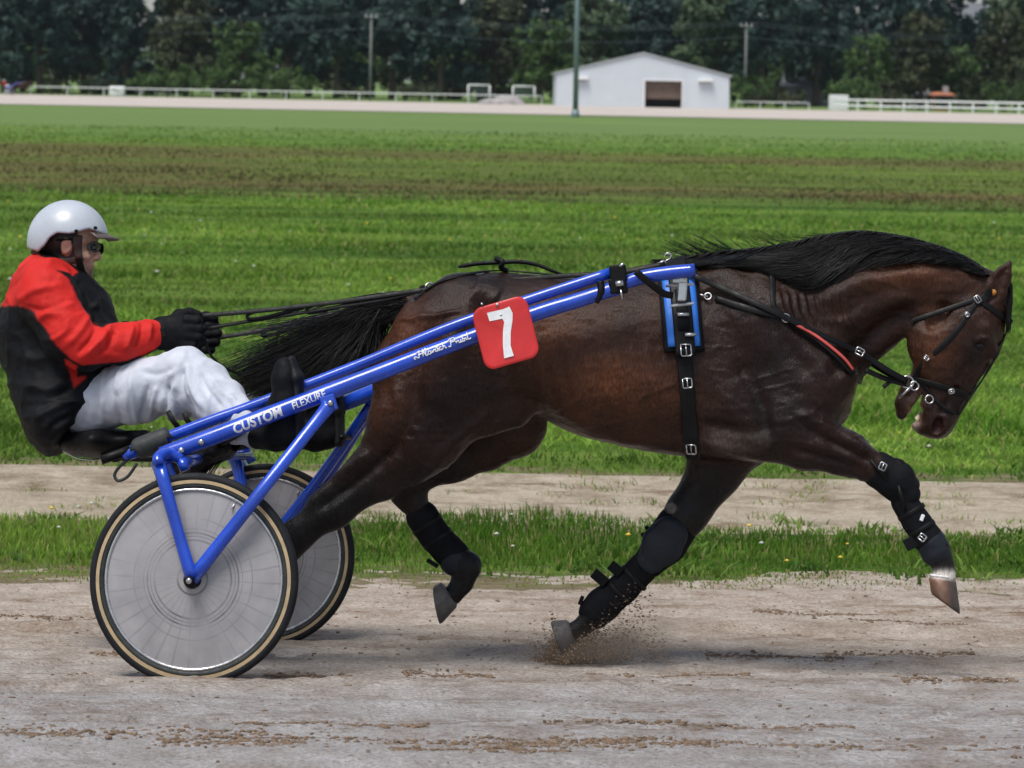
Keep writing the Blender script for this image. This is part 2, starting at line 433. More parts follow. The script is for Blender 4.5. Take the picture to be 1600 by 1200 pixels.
# cloth: colour from the mesh, weave relief
def cloth(name, rough=.75, bs=420, sheen=.0, bm=.25):
    m, t, b = newmat(name); v = coords(t); at = t.nodes.new('ShaderNodeAttribute'); at.attribute_name = 'Col'
    r1 = ramp(t, noise(t, v, 10, 5), [(.3, (.82,) * 3), (.7, (1.08,) * 3)])
    t.links.new(mix(t, at.outputs['Color'], r1.outputs[0], 1.0, 'MULTIPLY'), b.inputs['Base Color'])
    b.inputs['Roughness'].default_value = rough; b.inputs['Sheen Weight'].default_value = sheen; b.inputs['Specular IOR Level'].default_value = .15
    wn = noise(t, v, bs, 2); w2 = noise(t, v, 34, 4)
    ad = node(t, 'ShaderNodeMath', operation='MULTIPLY_ADD'); t.links.new(w2, ad.inputs[0]); ad.inputs[1].default_value = 3.0; t.links.new(wn, ad.inputs[2])
    bump(t, b, ad.outputs[0], bm, .004); return m
M['jacket'] = cloth('jacket_cloth', .62); M['trousers'] = cloth('white_trouser_cloth', .8, bm=.3)
# disc of the wheels: clear plastic greyed by dust, with spoke marks and rub rings
m, t, b = newmat('dusty_disc'); c = t.nodes.new('ShaderNodeTexCoord'); sp = t.nodes.new('ShaderNodeSeparateXYZ'); t.links.new(c.outputs['Object'], sp.inputs[0])
def mth(op, a, bb=None, cc=None):
    n = node(t, 'ShaderNodeMath', operation=op)
    for i, q in enumerate((a, bb, cc)):
        if q is None: continue
        if isinstance(q, (int, float)): n.inputs[i].default_value = q
        else: t.links.new(q, n.inputs[i])
    return n.outputs[0]
xx, zz = sp.outputs[0], sp.outputs[2]
rad = mth('SQRT', mth('ADD', mth('MULTIPLY', xx, xx), mth('MULTIPLY', zz, zz))); ang = mth('ARCTAN2', zz, xx)
nz = noise(t, coords(t), 14, 5)
spk = mth('POWER', mth('ABSOLUTE', mth('COSINE', mth('ADD', mth('MULTIPLY', ang, 16.0), mth('MULTIPLY', nz, .6)))), 60.0)
spk = mth('MULTIPLY', spk, mth('SMOOTH_MIN', mth('MULTIPLY', mth('ADD', noise(t, coords(t), 5, 2), -.38), 3.0), 1.0, .1))
rings = None
for r0, wd, am in ((.05, .0035, .8), (.128, .003, .8), (.141, .0018, .7), (.152, .0026, .9), (.165, .0016, .5), (.198, .0018, .45)):
    rw = mth('ADD', rad, mth('MULTIPLY', mth('ADD', noise(t, coords(t), 3.5, 2), -.5), .012))
    e = mth('MULTIPLY', mth('POWER', 2.718, mth('MULTIPLY', mth('POWER', mth('DIVIDE', mth('ABSOLUTE', mth('ADD', rw, -r0)), wd), 2.0), -1.0)), am)
    rings = e if rings is None else mth('MAXIMUM', rings, e)
brk = ramp(t, noise(t, coords(t), 7, 4), [(.38, (.1,) * 3), (.62, (1,) * 3)])
dk = mth('MAXIMUM', mth('MULTIPLY', rings, brk.outputs[0]), mth('MULTIPLY', spk, .42))
dust = ramp(t, noise(t, coords(t), 9, 6), [(.3, (.27, .262, .272)), (.7, (.37, .36, .37))])
t.links.new(mix(t, dust.outputs[0], (.035, .035, .037), dk), b.inputs['Base Color']); b.inputs['Roughness'].default_value = .42
bump(t, b, nz, .08, .003); M['disc'] = m

# ------------------------------------------------------------------ ground materials
def soil(name, c0, c1, c2, stretch=(1.8, 1.5, 3.0), dark=(.17, .115, .075), damp=None):
    m, t, b = newmat(name); v = coords(t, stretch); v1 = coords(t)
    base = ramp(t, noise(t, v, 2.0, 10, .78), [(.28, c0), (.5, c1), (.74, c2)])
    dk = ramp(t, noise(t, coords(t, (1.1, 2.4, 3)), 2.6, 10, .78), [(.49, (0, 0, 0)), (.62, (1, 1, 1))])
    big = ramp(t, noise(t, coords(t, (.25, 1.1, 1)), 1.1, 3), [(.35, (0, 0, 0)), (.65, (1, 1, 1))])
    f = node(t, 'ShaderNodeMath', operation='MULTIPLY'); t.links.new(dk.outputs[0], f.inputs[0]); t.links.new(big.outputs[0], f.inputs[1])
    c = mix(t, base.outputs[0], dark, f.outputs[0])
    if damp is not None:
        c3 = t.nodes.new('ShaderNodeTexCoord'); s3 = t.nodes.new('ShaderNodeSeparateXYZ'); t.links.new(c3.outputs['Object'], s3.inputs[0])
        q = node(t, 'ShaderNodeMath', operation='MULTIPLY_ADD'); t.links.new(noise(t, coords(t, (.35, 1.6, 1)), 1.4, 5), q.inputs[0]); q.inputs[1].default_value = -2.2; t.links.new(s3.outputs[1], q.inputs[2])
        mr = node(t, 'ShaderNodeMapRange'); t.links.new(q.outputs[0], mr.inputs[0]); mr.inputs[1].default_value = 7.3; mr.inputs[2].default_value = 8.6
        c = mix(t, mix(t, c, damp, 1.0, 'MULTIPLY'), mix(t, c, (1.06, .98, .89), 1.0, 'MULTIPLY'), mr.outputs[0])
    g = ramp(t, noise(t, coords(t, (.7, 1.2, 1)), 95, 5, .7), [(.34, (.60,) * 3), (.5, (1.0,) * 3), (.68, (1.32,) * 3)])
    t.links.new(mix(t, c, g.outputs[0], 1.0, 'MULTIPLY'), b.inputs['Base Color']); b.inputs['Roughness'].default_value = .95; b.inputs['Specular IOR Level'].default_value = .15
    h = node(t, 'ShaderNodeMath', operation='ADD'); t.links.new(noise(t, coords(t, (6, 7, 5)), 3, 9, .8), h.inputs[0]); t.links.new(noise(t, v1, 60, 5), h.inputs[1])
    bump(t, b, h.outputs[0], .75, .02); return m
M['track'] = soil('track_sand', (.22, .175, .14), (.385, .355, .33), (.52, .50, .485), damp=(.90, .92, .97))
M['path'] = soil('path_sand', (.19, .145, .10), (.40, .34, .26), (.53, .47, .385))
M['far_track'] = soil('far_track_sand', (.42, .37, .335), (.50, .445, .405), (.56, .51, .47), (.05, .3, 1), dark=(.38, .32, .28))
M['clod'] = simple('soil_clod', (.21, .15, .105), .95, var=.5, scale=60, bmp=.5, bscale=120, spec=.1)
m, t, b = newmat('grass_ground'); v = coords(t)
pt = node(t, 'ShaderNodeSeparateXYZ'); cc = t.nodes.new('ShaderNodeTexCoord'); t.links.new(cc.outputs['Object'], pt.inputs[0])
Y = pt.outputs[1]; X = pt.outputs[0]
cdry = None
wob = mth('ADD', mth('ADD', Y, mth('MULTIPLY', X, .10)), mth('MULTIPLY', mth('ADD', noise(t, coords(t, (.03, .2, 1)), 1.0, 5), -.5), 16.0))
def band(y0, y1, soft): return mth('MULTIPLY', mth('SMOOTHSTEP' if False else 'MINIMUM', mth('MAXIMUM', mth('DIVIDE', mth('ADD', wob, -y0), soft), 0.0), 1.0), mth('MINIMUM', mth('MAXIMUM', mth('DIVIDE', mth('ADD', mth('MULTIPLY', wob, -1.0), y1), soft), 0.0), 1.0))
g1 = ramp(t, noise(t, coords(t, (.07, 1.0, 1)), 1.1, 8, .7), [(.36, (.034, .090, .011)), (.5, (.10, .19, .028)), (.64, (.19, .28, .050))])
g2 = ramp(t, noise(t, coords(t, (1.2, 7, 1)), 3.0, 6, .7), [(.3, (.62,) * 3), (.7, (1.3,) * 3)])
col = mix(t, g1.outputs[0], g2.outputs[0], 1.0, 'MULTIPLY')
brn = ramp(t, noise(t, coords(t, (.05, .6, 1)), 1.5, 6, .6), [(.35, (.055, .050, .022)), (.52, (.16, .10, .050)), (.7, (.085, .11, .032))])
bandf = mth('MAXIMUM', mth('MAXIMUM', mth('MULTIPLY', band(53, 65, 4), .95), mth('MULTIPLY', band(77, 95, 6), .9)), mth('MULTIPLY', band(53, 95, 6), .5))
bandl = mth('MULTIPLY', band(53, 93, 4), mth('MINIMUM', mth('MAXIMUM', mth('MULTIPLY', mth('ADD', X, 2.0), -.14), 0.0), .9))
bn = ramp(t, noise(t, coords(t, (.06, .9, 1)), 1.7, 6, .65), [(.33, (.25,) * 3), (.6, (1,) * 3)])
col = mix(t, col, brn.outputs[0], mth('MULTIPLY', mth('MAXIMUM', bandf, bandl), bn.outputs[0]))
pale = mth('MULTIPLY', mth('MINIMUM', mth('MAXIMUM', mth('DIVIDE', mth('ADD', wob, -95.0), 30.0), 0.0), 1.0), .55)
col = mix(t, col, (.17, .24, .10), pale)
nzs = mth('MULTIPLY', mth('ADD', noise(t, coords(t, (1.1, 2.2, 1)), 2.2, 6, .7), -.5), 2.6)
soilf = mth('MAXIMUM', mth('MINIMUM', mth('MAXIMUM', mth('DIVIDE', mth('ADD', mth('ADD', mth('MULTIPLY', mth('ADD', Y, mth('MULTIPLY', X, -.045)), -1.0), nzs), 12.95), .5), 0.0), 1.0), mth('MINIMUM', mth('MAXIMUM', mth('DIVIDE', mth('ADD', mth('ADD', mth('MULTIPLY', mth('ABSOLUTE', mth('ADD', Y, -15.15)), -1.0), nzs), 1.35), .3), 0.0), 1.0))
sl_ = ramp(t, noise(t, coords(t, (2, 8, 2)), 3, 6, .7), [(.3, (.13, .095, .055)), (.7, (.36, .29, .20))])
col = mix(t, col, sl_.outputs[0], mth('MULTIPLY', soilf, .9))
t.links.new(col, b.inputs['Base Color']); b.inputs['Roughness'].default_value = .95; b.inputs['Specular IOR Level'].default_value = .1
bump(t, b, noise(t, coords(t, (3, 12, 3)), 4, 6, .7), .8, .06); M['ground'] = m
def leafmat(name, trans=.25, var=.3):
    m, t, b = newmat(name); at = t.nodes.new('ShaderNodeAttribute'); at.attribute_name = 'Col'
    r = ramp(t, noise(t, coords(t), 3.0, 3), [(.3, (1 - var,) * 3), (.7, (1 + var * .6,) * 3)])
    t.links.new(mix(t, at.outputs['Color'], r.outputs[0], 1.0, 'MULTIPLY'), b.inputs['Base Color']); b.inputs['Roughness'].default_value = .65; b.inputs['Specular IOR Level'].default_value = .25
    tr = t.nodes.new('ShaderNodeBsdfTranslucent'); t.links.new(at.outputs['Color'], tr.inputs['Color']); ms = t.nodes.new('ShaderNodeMixShader'); ms.inputs[0].default_value = trans
    o = t.nodes['Material Output']; t.links.new(b.outputs[0], ms.inputs[1]); t.links.new(tr.outputs[0], ms.inputs[2]); t.links.new(ms.outputs[0], o.inputs['Surface']); return m
M['grass'] = leafmat('grass_blades', .3); M['leaf'] = leafmat('leaves', .2)
M['bark'] = simple('bark', (.06, .048, .038), .9, var=.5, scale=8, bmp=.6, bscale=14, bdist=.03)
M['petal'] = simple('petals', None, .7, var=.15, bmp=0, vcol=True)

# ------------------------------------------------------------------ the setting: ground, tracks, path
def sheet(name, xs, ys, zoff, m, disp=None, edge=None):
    X, Y = np.meshgrid(np.asarray(xs, float), np.asarray(ys, float))
    if edge is not None: Y = edge(X, Y)
    Z = zg(X, Y) + zoff
    if disp is not None: Z = Z + disp(X, Y)
    n = len(xs); k = len(ys); i = np.arange((k - 1) * (n - 1)); r, c = i // (n - 1), i % (n - 1)
    f = np.stack([r * n + c, r * n + c + 1, (r + 1) * n + c + 1, (r + 1) * n + c], 1)
    o = mk(name, np.stack([X, Y, Z], -1).reshape(-1, 3), f, m); o['kind'] = 'structure'; return o
sheet('ground', np.r_[np.linspace(-4000, -60, 12), np.linspace(-40, 40, 41), np.linspace(60, 4000, 12)], np.r_[np.linspace(-6, 24, 61), np.geomspace(26, 6000, 50)], -.03, M['ground'])
def n2(X, Y, sx, sy, s=0.0): return fbm(np.stack([X * sx, Y * sy, np.full_like(X, 3.1 + s)], -1), 4)
_u = np.linspace(-1, 1, 301); xt = np.r_[np.linspace(-60, -6, 12)[:-1], np.linspace(-6, 6, 460), np.linspace(6, 60, 12)[1:]]
HP = [(random.uniform(-3, 3), random.uniform(6.6, 11.8), random.uniform(.010, .024)) for _ in range(75)]
def track_disp(X, Y):
    d = .030 * n2(X, Y, .7, 4.5) + .016 * n2(X, Y, 4, 11, 5) + .010 * n2(X, Y, 14, 24, 9)
    for hxp, hyp, dep in HP:
        e = np.hypot((X - hxp) / .062, (Y - hyp) / .052); d = d - dep * np.exp(-e ** 4) + dep * .5 * np.exp(-((e - 1.35) / .25) ** 2) * (X < hxp + .02)
    return d - .03 * np.clip((Y - 11.93 - .045 * X) / .35, 0, 1)
_ty = np.r_[np.linspace(-4, 6, 18)[:-1], np.linspace(6, 12.75, 210)]
sheet('race_track', xt, _ty, .0, M['track'], track_disp, lambda X, Y: np.where(Y > 11.5, Y + (.045 * X + .45 * n2(X, Y * 0, 1.1, 0, 1)) * np.clip((Y - 11.5) / 1.0, 0, 1), Y))
sheet('path', np.linspace(-14, 14, 281), np.linspace(14.05, 16.25, 40), -.008, M['path'], lambda X, Y: .025 * n2(X, Y, .8, 4, 2) - .06 * np.clip(np.abs(Y - 15.15) / .35 - 2.5, 0, 1), lambda X, Y: Y + .55 * n2(X, Y * 0, .9, 0, 4) * np.clip((15 - Y) / .8, 0, 1) + .75 * n2(X, Y * 0, .7, 0, 6) * np.clip((Y - 15.2) / .8, 0, 1))
# far track on the other side of the field (slightly closer on the right)
def far_line(off): return lambda X: off - .26 * X
sheet('far_track', np.linspace(-220, 220, 60), np.linspace(0, 1, 6), .02, M['far_track'], None, lambda X, Y: 196 + 84 * Y - (.16 + .10 * Y) * X)

# ------------------------------------------------------------------ grass
def blades(name, X, Y, hgt, wid, colr, label=None, lean=.5):
    n = len(X); an = RNG.random(n) * 2 * math.pi; d = np.stack([np.cos(an), np.sin(an), np.zeros(n)], -1); la = RNG.random(n) * 2 * math.pi
    le = np.stack([np.cos(la), np.sin(la) * .6, np.zeros(n)], -1) * (hgt * lean * RNG.random(n))[:, None]
    base = np.stack([X, Y, zg(X, Y) - .02], -1); up = np.zeros((n, 3)); up[:, 2] = hgt
    v = np.stack([base - d * wid[:, None] / 2, base + d * wid[:, None] / 2, base + up * .6 + le * .45 + d * wid[:, None] * .35, base + up * .6 + le * .45 - d * wid[:, None] * .35, base + up + le * 1.15], 1)
    i = np.arange(n)[:, None] * 5
    f = np.concatenate([i + [0, 1, 2], i + [0, 2, 3], i + [3, 2, 4]], 0)
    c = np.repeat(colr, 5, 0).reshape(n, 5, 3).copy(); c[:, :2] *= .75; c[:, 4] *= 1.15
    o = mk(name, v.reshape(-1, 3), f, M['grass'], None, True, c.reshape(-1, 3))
    return tag(o, label, 'grass', kind='stuff')
def gcol(X, Y, n, yel=.0):
    a = np.array([.070, .170, .012]); bq = np.array([.225, .355, .050]); dry = np.array([.36, .32, .13])
    u = np.clip(n2(X, Y, .45, 1.6, 7) * 1.5 + .5 + .35 * (RNG.random(n) - .5), 0, 1)[:, None]
    c = a + (bq - a) * u; dr = (RNG.random(n) < .06 + yel)[:, None]; return np.where(dr, dry * (.6 + .6 * RNG.random((n, 1))), c)
# strip between the race track and the path
n = 68000; X = (RNG.random(n) * 2 - 1) * 4.6; Y = 11.8 + RNG.random(n) * 2.8
e0 = 12.03 + .045 * X + .5 * n2(X, Y * 0, 1.1, 0, 1) + .5 * n2(X, Y, 2.6, 2.6, 14); e1 = 14.45 + .02 * X + .55 * n2(X, Y * 0, .9, 0, 4) + .35 * n2(X, Y, 2.5, 2.5, 2)
den = np.clip((Y - e0) / .8, 0, 1) * np.clip((e1 - Y) / .4, 0, 1) * (.45 + .55 * np.clip(n2(X, Y, 1.3, 2.0, 3) * 3 + .8, 0, 1))
k = RNG.random(n) < den; X, Y = X[k], Y[k]; n = len(X)
hh = (.022 + .05 * np.clip(n2(X, Y, .8, 1.1, 8) * 1.6 + .5, .05, 1.3)) * (.5 + .9 * RNG.random(n)) * .82 * np.clip((Y - 12.0 - .045 * X) / 1.4, .28, 1)
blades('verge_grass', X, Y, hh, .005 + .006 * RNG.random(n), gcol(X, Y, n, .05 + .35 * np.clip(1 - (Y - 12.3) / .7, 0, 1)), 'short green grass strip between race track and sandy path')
# stray tufts on the sandy path
X = np.repeat((RNG.random(70) * 2 - 1) * 4.6, 26) + RNG.normal(0, .06, 1820); Y = np.repeat(14.3 + 1.7 * RNG.random(70), 26) + RNG.normal(0, .05, 1820)
blades('path_tufts', X, Y, .015 + .04 * RNG.random(1820), .005 + .006 * RNG.random(1820), gcol(X, Y, 1820, .3), 'small stray grass tufts growing on the sandy path', 1.4)
# broad-leaved weeds in clumps
nc = 150; cx = (RNG.random(nc) * 2 - 1) * 4.4; cyy = np.where(RNG.random(nc) < .6, 12.6 + 1.7 * RNG.random(nc), 16.1 + 3 * RNG.random(nc)); ii = RNG.integers(0, nc, 5200)
X = cx[ii] + RNG.normal(0, .07, 5200); Y = cyy[ii] + RNG.normal(0, .07, 5200); wc = np.array([.06, .14, .02]) + RNG.random((nc, 1))[ii] * np.array([.12, .15, .03])
blades('weeds', X, Y, .02 + .045 * RNG.random(5200) * (.5 + RNG.random(nc)[ii]), .010 + .014 * RNG.random(5200), wc, 'clumps of broad-leaved weeds growing in the grass strips', 1.6)
# field beyond the path: blades get coarser with distance
n = 250000; u = RNG.random(n); Y = 1 / (1 / 15.9 + (1 / 125 - 1 / 15.9) * u ** .8); X = (RNG.random(n) * 2 - 1) * (Y * .245 + 1.2)
e0 = 15.95 + .75 * n2(X, Y * 0, .7, 0, 6) + .5 * n2(X, Y, 2.2, 2.2, 9) + .02 * X
den = np.clip((Y - e0) / .5, 0, 1) * (.35 + .65 * np.clip(n2(X, Y, .5, 1.0, 5) * 3 + .8, 0, 1))
brown = ((Y + .1 * X > 52) & (Y + .1 * X < 95))
k = (RNG.random(n) < den) & ~(brown & (RNG.random(n) < .35)); X, Y, brown = X[k], Y[k], brown[k]; n = len(X)
hh = (.028 + .055 * np.clip(n2(X, Y, .35, .8, 12) * 1.5 + .4, 0, 1.2)) * (.5 + .9 * RNG.random(n)); wd = (.007 + .007 * RNG.random(n)) * np.clip(Y / 16, 1, 7)
gc = gcol(X, Y, n); wb = Y + .10 * X; bf_ = np.clip(.45 + np.where(wb < 68, np.clip((66 - wb) / 8, 0, 1), np.clip((wb - 75) / 8, 0, 1)) + np.clip(-(X + 2) * .1, 0, .5), 0, 1) * brown * np.clip(n2(X, Y, .05, .35, 31) * 2.2 + .8, .15, 1); gc = gc * (1 - bf_[:, None]) + np.where((RNG.random(n) < .5)[:, None], np.array([.14, .105, .045]), np.array([.06, .08, .022])) * bf_[:, None];  gc *= np.clip(1.0 + .9 * n2(X, Y, .22, .5, 21), .5, 1.4)[:, None]
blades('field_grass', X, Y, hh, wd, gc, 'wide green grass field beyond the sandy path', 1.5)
# small white and yellow flowers
fv, ff, fc = [], [], []
for i in range(190):
    y = 12.7 + 1.5 * random.random() if i % 4 == 0 else 1 / (1 / 17.0 + (1 / 48 - 1 / 17.0) * random.random()); x = (random.random() * 2 - 1) * (y * .22 + .8)
    s = random.uniform(.006, .013) * (1 if y < 15 else min(y / 14, 1.9)); z = float(zg(x, y)) + random.uniform(.045, .10); nb = len(fv)
    c = (.55, .58, .48) if random.random() < .8 else (.72, .52, .05)
    for q in range(6): fv.append((x + s * 1.5 * math.cos(q * 1.047), y + s * math.sin(q * 1.047), z)); fc.append(c)
    fv.append((x, y, z + s * .8)); fc.append(c); fv.append((x, y, z - s * .5)); fc.append(c)
    for q in range(6): ff += [(nb + q, nb + (q + 1) % 6, nb + 6), (nb + (q + 1) % 6, nb + q, nb + 7)]
tag(mk('wild_flowers', fv, ff, M['petal'], None, True, np.array(fc)), 'tiny white and yellow flowers dotted through the grass', 'flowers', kind='stuff')
# clods and crumbs of soil lying on the track in rows
def clods(n, fx, fy, fs, name, label, zoff=0.0, flat=.55):
    ico = bmesh.new(); bmesh.ops.create_icosphere(ico, subdivisions=1, radius=1); ico.verts.index_update()
    bv = np.array([q.co[:] for q in ico.verts]); bf = np.array([[x.index for x in q.verts] for q in ico.faces]); ico.free()
    x, y, s = fx(n), fy(n), fs(n); z = zg(x, y) + track_disp(x, y) + zoff
    an = RNG.random(n) * 6.28; ca, sa = np.cos(an)[:, None], np.sin(an)[:, None]
    jit = bv[None] * (1 + .5 * (RNG.random((n, len(bv), 1)) - .5)); jit = jit * np.stack([1 + 1.2 * RNG.random(n), .7 + .4 * RNG.random(n), flat + .3 * RNG.random(n)], -1)[:, None]
    vx = (jit[..., 0] * (1 - .35 * abs(sa)) + 0 * ca) * s[:, None]; vy = jit[..., 1] * s[:, None]; vz = jit[..., 2] * s[:, None]
    v = np.stack([x[:, None] + vx, y[:, None] + vy, z[:, None] + vz], -1).reshape(-1, 3)
    f = (bf[None] + (np.arange(n) * len(bv))[:, None, None]).reshape(-1, 3)
    return tag(mk(name, v, f, M['clod'], None, True), label, 'soil', kind='stuff')
rows = [(hit(px, py), ln) for px, py, ln in ((140, 1142, 1.0), (520, 1136, .55), (560, 1158, .9), (860, 1162, .5), (1090, 1135, .9), (1300, 1168, 1.1), (230, 1026, .4), (480, 1052, .3), (1040, 1052, .6), (1210, 1030, .5), (1500, 1066, .4), (90, 966, .5), (1290, 960, .6), (1400, 1018, .6), (1420, 976, .5), (700, 1050, .3), (360, 1160, .4), (980, 1166, .5), (750, 1174, .5), (60, 1150, .6))]
def rx(n):
    global _ri; _ri = RNG.integers(0, len(rows), n); return np.array([rows[i][0][0] + (RNG.random() - .5) * rows[i][1] for i in _ri])
def ry(n): return np.array([rows[i][0][1] for i in _ri]) + RNG.normal(0, 1, n) * (.012 + .045 * RNG.random(n) ** 2)
clods(14000, rx, ry, lambda n: .0012 + .0085 * RNG.random(n) ** 5, 'soil_crumbs', 'brown crumbs of loosened soil lying in rows on the track')
clods(6000, lambda n: (RNG.random(n) * 2 - 1) * 3.4, lambda n: 6.4 + 5.9 * RNG.random(n), lambda n: .0013 + .006 * RNG.random(n) ** 4, 'scattered_soil', 'small grains of soil scattered over the sandy track')
# ------------------------------------------------------------------ the trotting horse
HF = Field((-.35, -.42, -.02), (3.1, .42, 1.72), .0065)
def hermite(xs, ys):
    xs = np.asarray(xs, float); ys = np.asarray(ys, float); m = np.gradient(ys, xs)
    def f(x):
        x = np.clip(x, xs[0], xs[-1]); i = np.clip(np.searchsorted(xs, x) - 1, 0, len(xs) - 2); h = xs[i + 1] - xs[i]; t = (x - xs[i]) / h
        return (2 * t ** 3 - 3 * t ** 2 + 1) * ys[i] + (t ** 3 - 2 * t ** 2 + t) * h * m[i] + (-2 * t ** 3 + 3 * t ** 2) * ys[i + 1] + (t ** 3 - t ** 2) * h * m[i + 1]
    return f
# px, top y, bottom y, half width, how much narrower the top is
ST = [(618, 540, 640, .05, .0), (636, 490, 670, .13, .0), (660, 458, 690, .19, .05), (695, 436, 690, .235, .1), (740, 427, 678, .262, .12), (800, 426, 652, .272, .15), (850, 430, 652, .275, .18), (905, 434, 677, .28, .2),
      (970, 432, 693, .283, .22), (1030, 421, 701, .272, .28), (1085, 408, 707, .245, .38), (1140, 410, 714, .225, .42), (1200, 420, 718, .21, .38), (1260, 445, 700, .19, .25), (1300, 485, 668, .15, .1), (1330, 535, 625, .09, 0), (1341, 565, 600, .03, 0)]
ga = np.array([L(s[0], (s[1] + s[2]) / 2, 0)[0] for s in ST])
gt = np.array([L(s[0], s[1], 0)[2] for s in ST]); gb = np.array([L(s[0], s[2], 0)[2] for s in ST])
ft, fb, fw, fe = hermite(ga, gt), hermite(ga, gb), hermite(ga, [s[3] for s in ST]), hermite(ga, [s[4] for s in ST])
def torso(X, Y, Z):
    a = X[:, 0, 0]; t_, b_, w_, e_ = [f(a).astype(np.float32)[:, None, None] for f in (ft, fb, fw, fe)]
    zc = (t_ + b_) / 2; hz = np.maximum((t_ - b_) / 2, .01); u = (Z - zc) / hz
    wd = np.maximum(w_ * (1 - e_ * np.clip(u, -1, 1) * .6), .01)
    e = (np.abs(u) ** 2.2 + np.abs(Y / wd) ** 2.2) ** (1 / 2.2)
    out = np.maximum(np.maximum(ga[0] - X, X - ga[-1]), 0)
    return ((e - 1) * np.minimum(hz, wd) * .9 + out).astype(np.float32)
HF.put(torso, (ga[0] - .1, -.42, .5), (ga[-1] + .1, .42, 1.7), .0)
for s in (-1, 1):                                        # paired masses of the trunk
    HF.chain([(665, 510, .10 * s, 46, .09), (634, 575, .11 * s, 50, .085), (640, 640, .12 * s, 56, .085)], .06)       # buttock
    HF.chain([(715, 470, .12 * s, 38, .10), (700, 540, .15 * s, 66, .115), (690, 610, .15 * s, 70, .11)], .06)        # rump and thigh
    HF.chain([(1135, 445, .09 * s, 34, .075), (1190, 510, .15 * s, 58, .075), (1262, 590, .16 * s, 62, .075)], .05)    # shoulder blade
    HF.chain([(1275, 590, .14 * s, 58, .075), (1225, 650, .155 * s, 60, .08)], .05)                                   # upper arm
    HF.chain([(1292, 590, .085 * s, 46, .075), (1290, 630, .08 * s, 40, .07)], .05)                                   # breast
    HF.ellp(1150, 640, .17 * s, 60, 52, .06, .05)                                                                     # behind the elbow
    HF.ellp(1090, 690, .10 * s, 80, 20, .09, .05)
# neck and head
HF.chain([(1200, 500, 0, 96, .15), (1285, 479, 0, 97, .118), (1347, 456, 0, 83, .095), (1412, 442, 0, 63, .082), (1465, 443, 0, 49, .075), (1515, 452, 0, 38, .068)], .07, .05)
HF.chain([(1300, 560, 0, 34, .06), (1360, 525, 0, 28, .05), (1412, 490, 0, 24, .045)], .05, .04)     # windpipe
HF.chain([(1535, 462, 0, 38, .07), (1510, 505, 0, 56, .088), (1494, 535, 0, 60, .092), (1474, 592, 0, 46, .066), (1466, 628, 0, 35, .054), (1463, 654, 0, 27, .053), (1462, 662, 0, 22, .05)], .03, .03)
for s in (-1, 1):
    HF.ellp(1462, 540, .052 * s, 44, 50, .042, .03, -10)              # cheek
    HF.chain([(1536, 515, .075 * s, 13, .022), (1548, 550, .06 * s, 12, .02)], .02)   # brow over the eye
    HF.chain([(1500, 590, .055 * s, 8, .014), (1518, 545, .082 * s, 9, .014)], .02)   # cheek crest
    HF.ellp(1468, 662, .040 * s, 16, 20, .022, .015, 15)              # nostril rim
    HF.ellp(1465, 667, .062 * s, 9, 15, .030, .006, 18, sub=True)     # nostril
    HF.ellp(1532, 541, .096 * s, 11, 9, .014, .008, 20, sub=True)     # eye socket
    # ear
    HF.chain([(1545, 478, .046 * s, 16, .020), (1555, 456, .056 * s, 18, .018), (1566, 432, .060 * s, 14.5, .013), (1579, 408, .058 * s, 2.5, .005)], .012, .008)
    HF.chain([(1552, 464, .073 * s, 9, .010), (1561, 440, .074 * s, 9, .010), (1572, 420, .067 * s, 3, .005)], .004, .004, sub=True)
HF.chain([(1545, 452, 0, 26, .045), (1560, 480, 0, 20, .05)], .02)     # forelock base
HF.chain([(1452, 658, 0, 16, .042), (1440, 666, 0, 11, .036), (1431, 664, 0, 6, .028)], .012)     # upper lip
HF.chain([(1446, 596, 0, 22, .045), (1423, 614, 0, 16, .034), (1412, 632, 0, 13, .030), (1409, 647, 0, 8, .025)], .02, .012); HF.chain([(1440, 617, 0, 2.5, .07), (1431, 636, 0, 5.5, .07), (1422, 656, 0, 8, .07)], .004, .003, sub=True)  # lower jaw, mouth open
# legs
HF.chain([(1225, 668, -.165, 56.0, 0.085), (1262, 690, -.165, 42.0, 0.072), (1320, 708, -.155, 33.0, 0.058), (1372, 735, -.15, 21.5, 0.0405), (1398, 750, -.147, 23.2, 0.0405), (1412, 775, -.145, 18.1, 0.0299), (1430, 812, -.14, 13.3, 0.0229), (1450, 842, -.138, 14.6, 0.0246), (1462, 858, -.137, 18.1, 0.029), (1474, 884, -.135, 12.9, 0.0229), (1476, 903, -.134, 16.3, 0.0317)], .05, .02)
HF.chain([(1150, 680, .15, 56.0, 0.085), (1118, 735, .155, 40.4, 0.0651), (1075, 800, .155, 31.8, 0.051), (1042, 845, .155, 26.7, 0.044), (1012, 880, .155, 18.9, 0.0317), (965, 930, .15, 14.6, 0.0246), (928, 962, .148, 17.2, 0.029), (908, 983, .147, 12.9, 0.0238), (892, 990, .146, 16.3, 0.0317)], .05, .02)
HF.chain([(715, 600, -.16, 80.0, 0.1), (650, 672, -.165, 72.0, 0.095), (585, 738, -.16, 40.4, 0.0598), (520, 795, -.155, 28.4, 0.044), (462, 838, -.15, 23.2, 0.037), (440, 858, -.15, 24.1, 0.037), (425, 880, -.15, 18.9, 0.0317), (375, 935, -.145, 14.6, 0.0246), (336, 975, -.14, 18.1, 0.029), (316, 996, -.14, 13.8, 0.0238), (306, 1004, -.14, 16.3, 0.0317)], .06, .025)
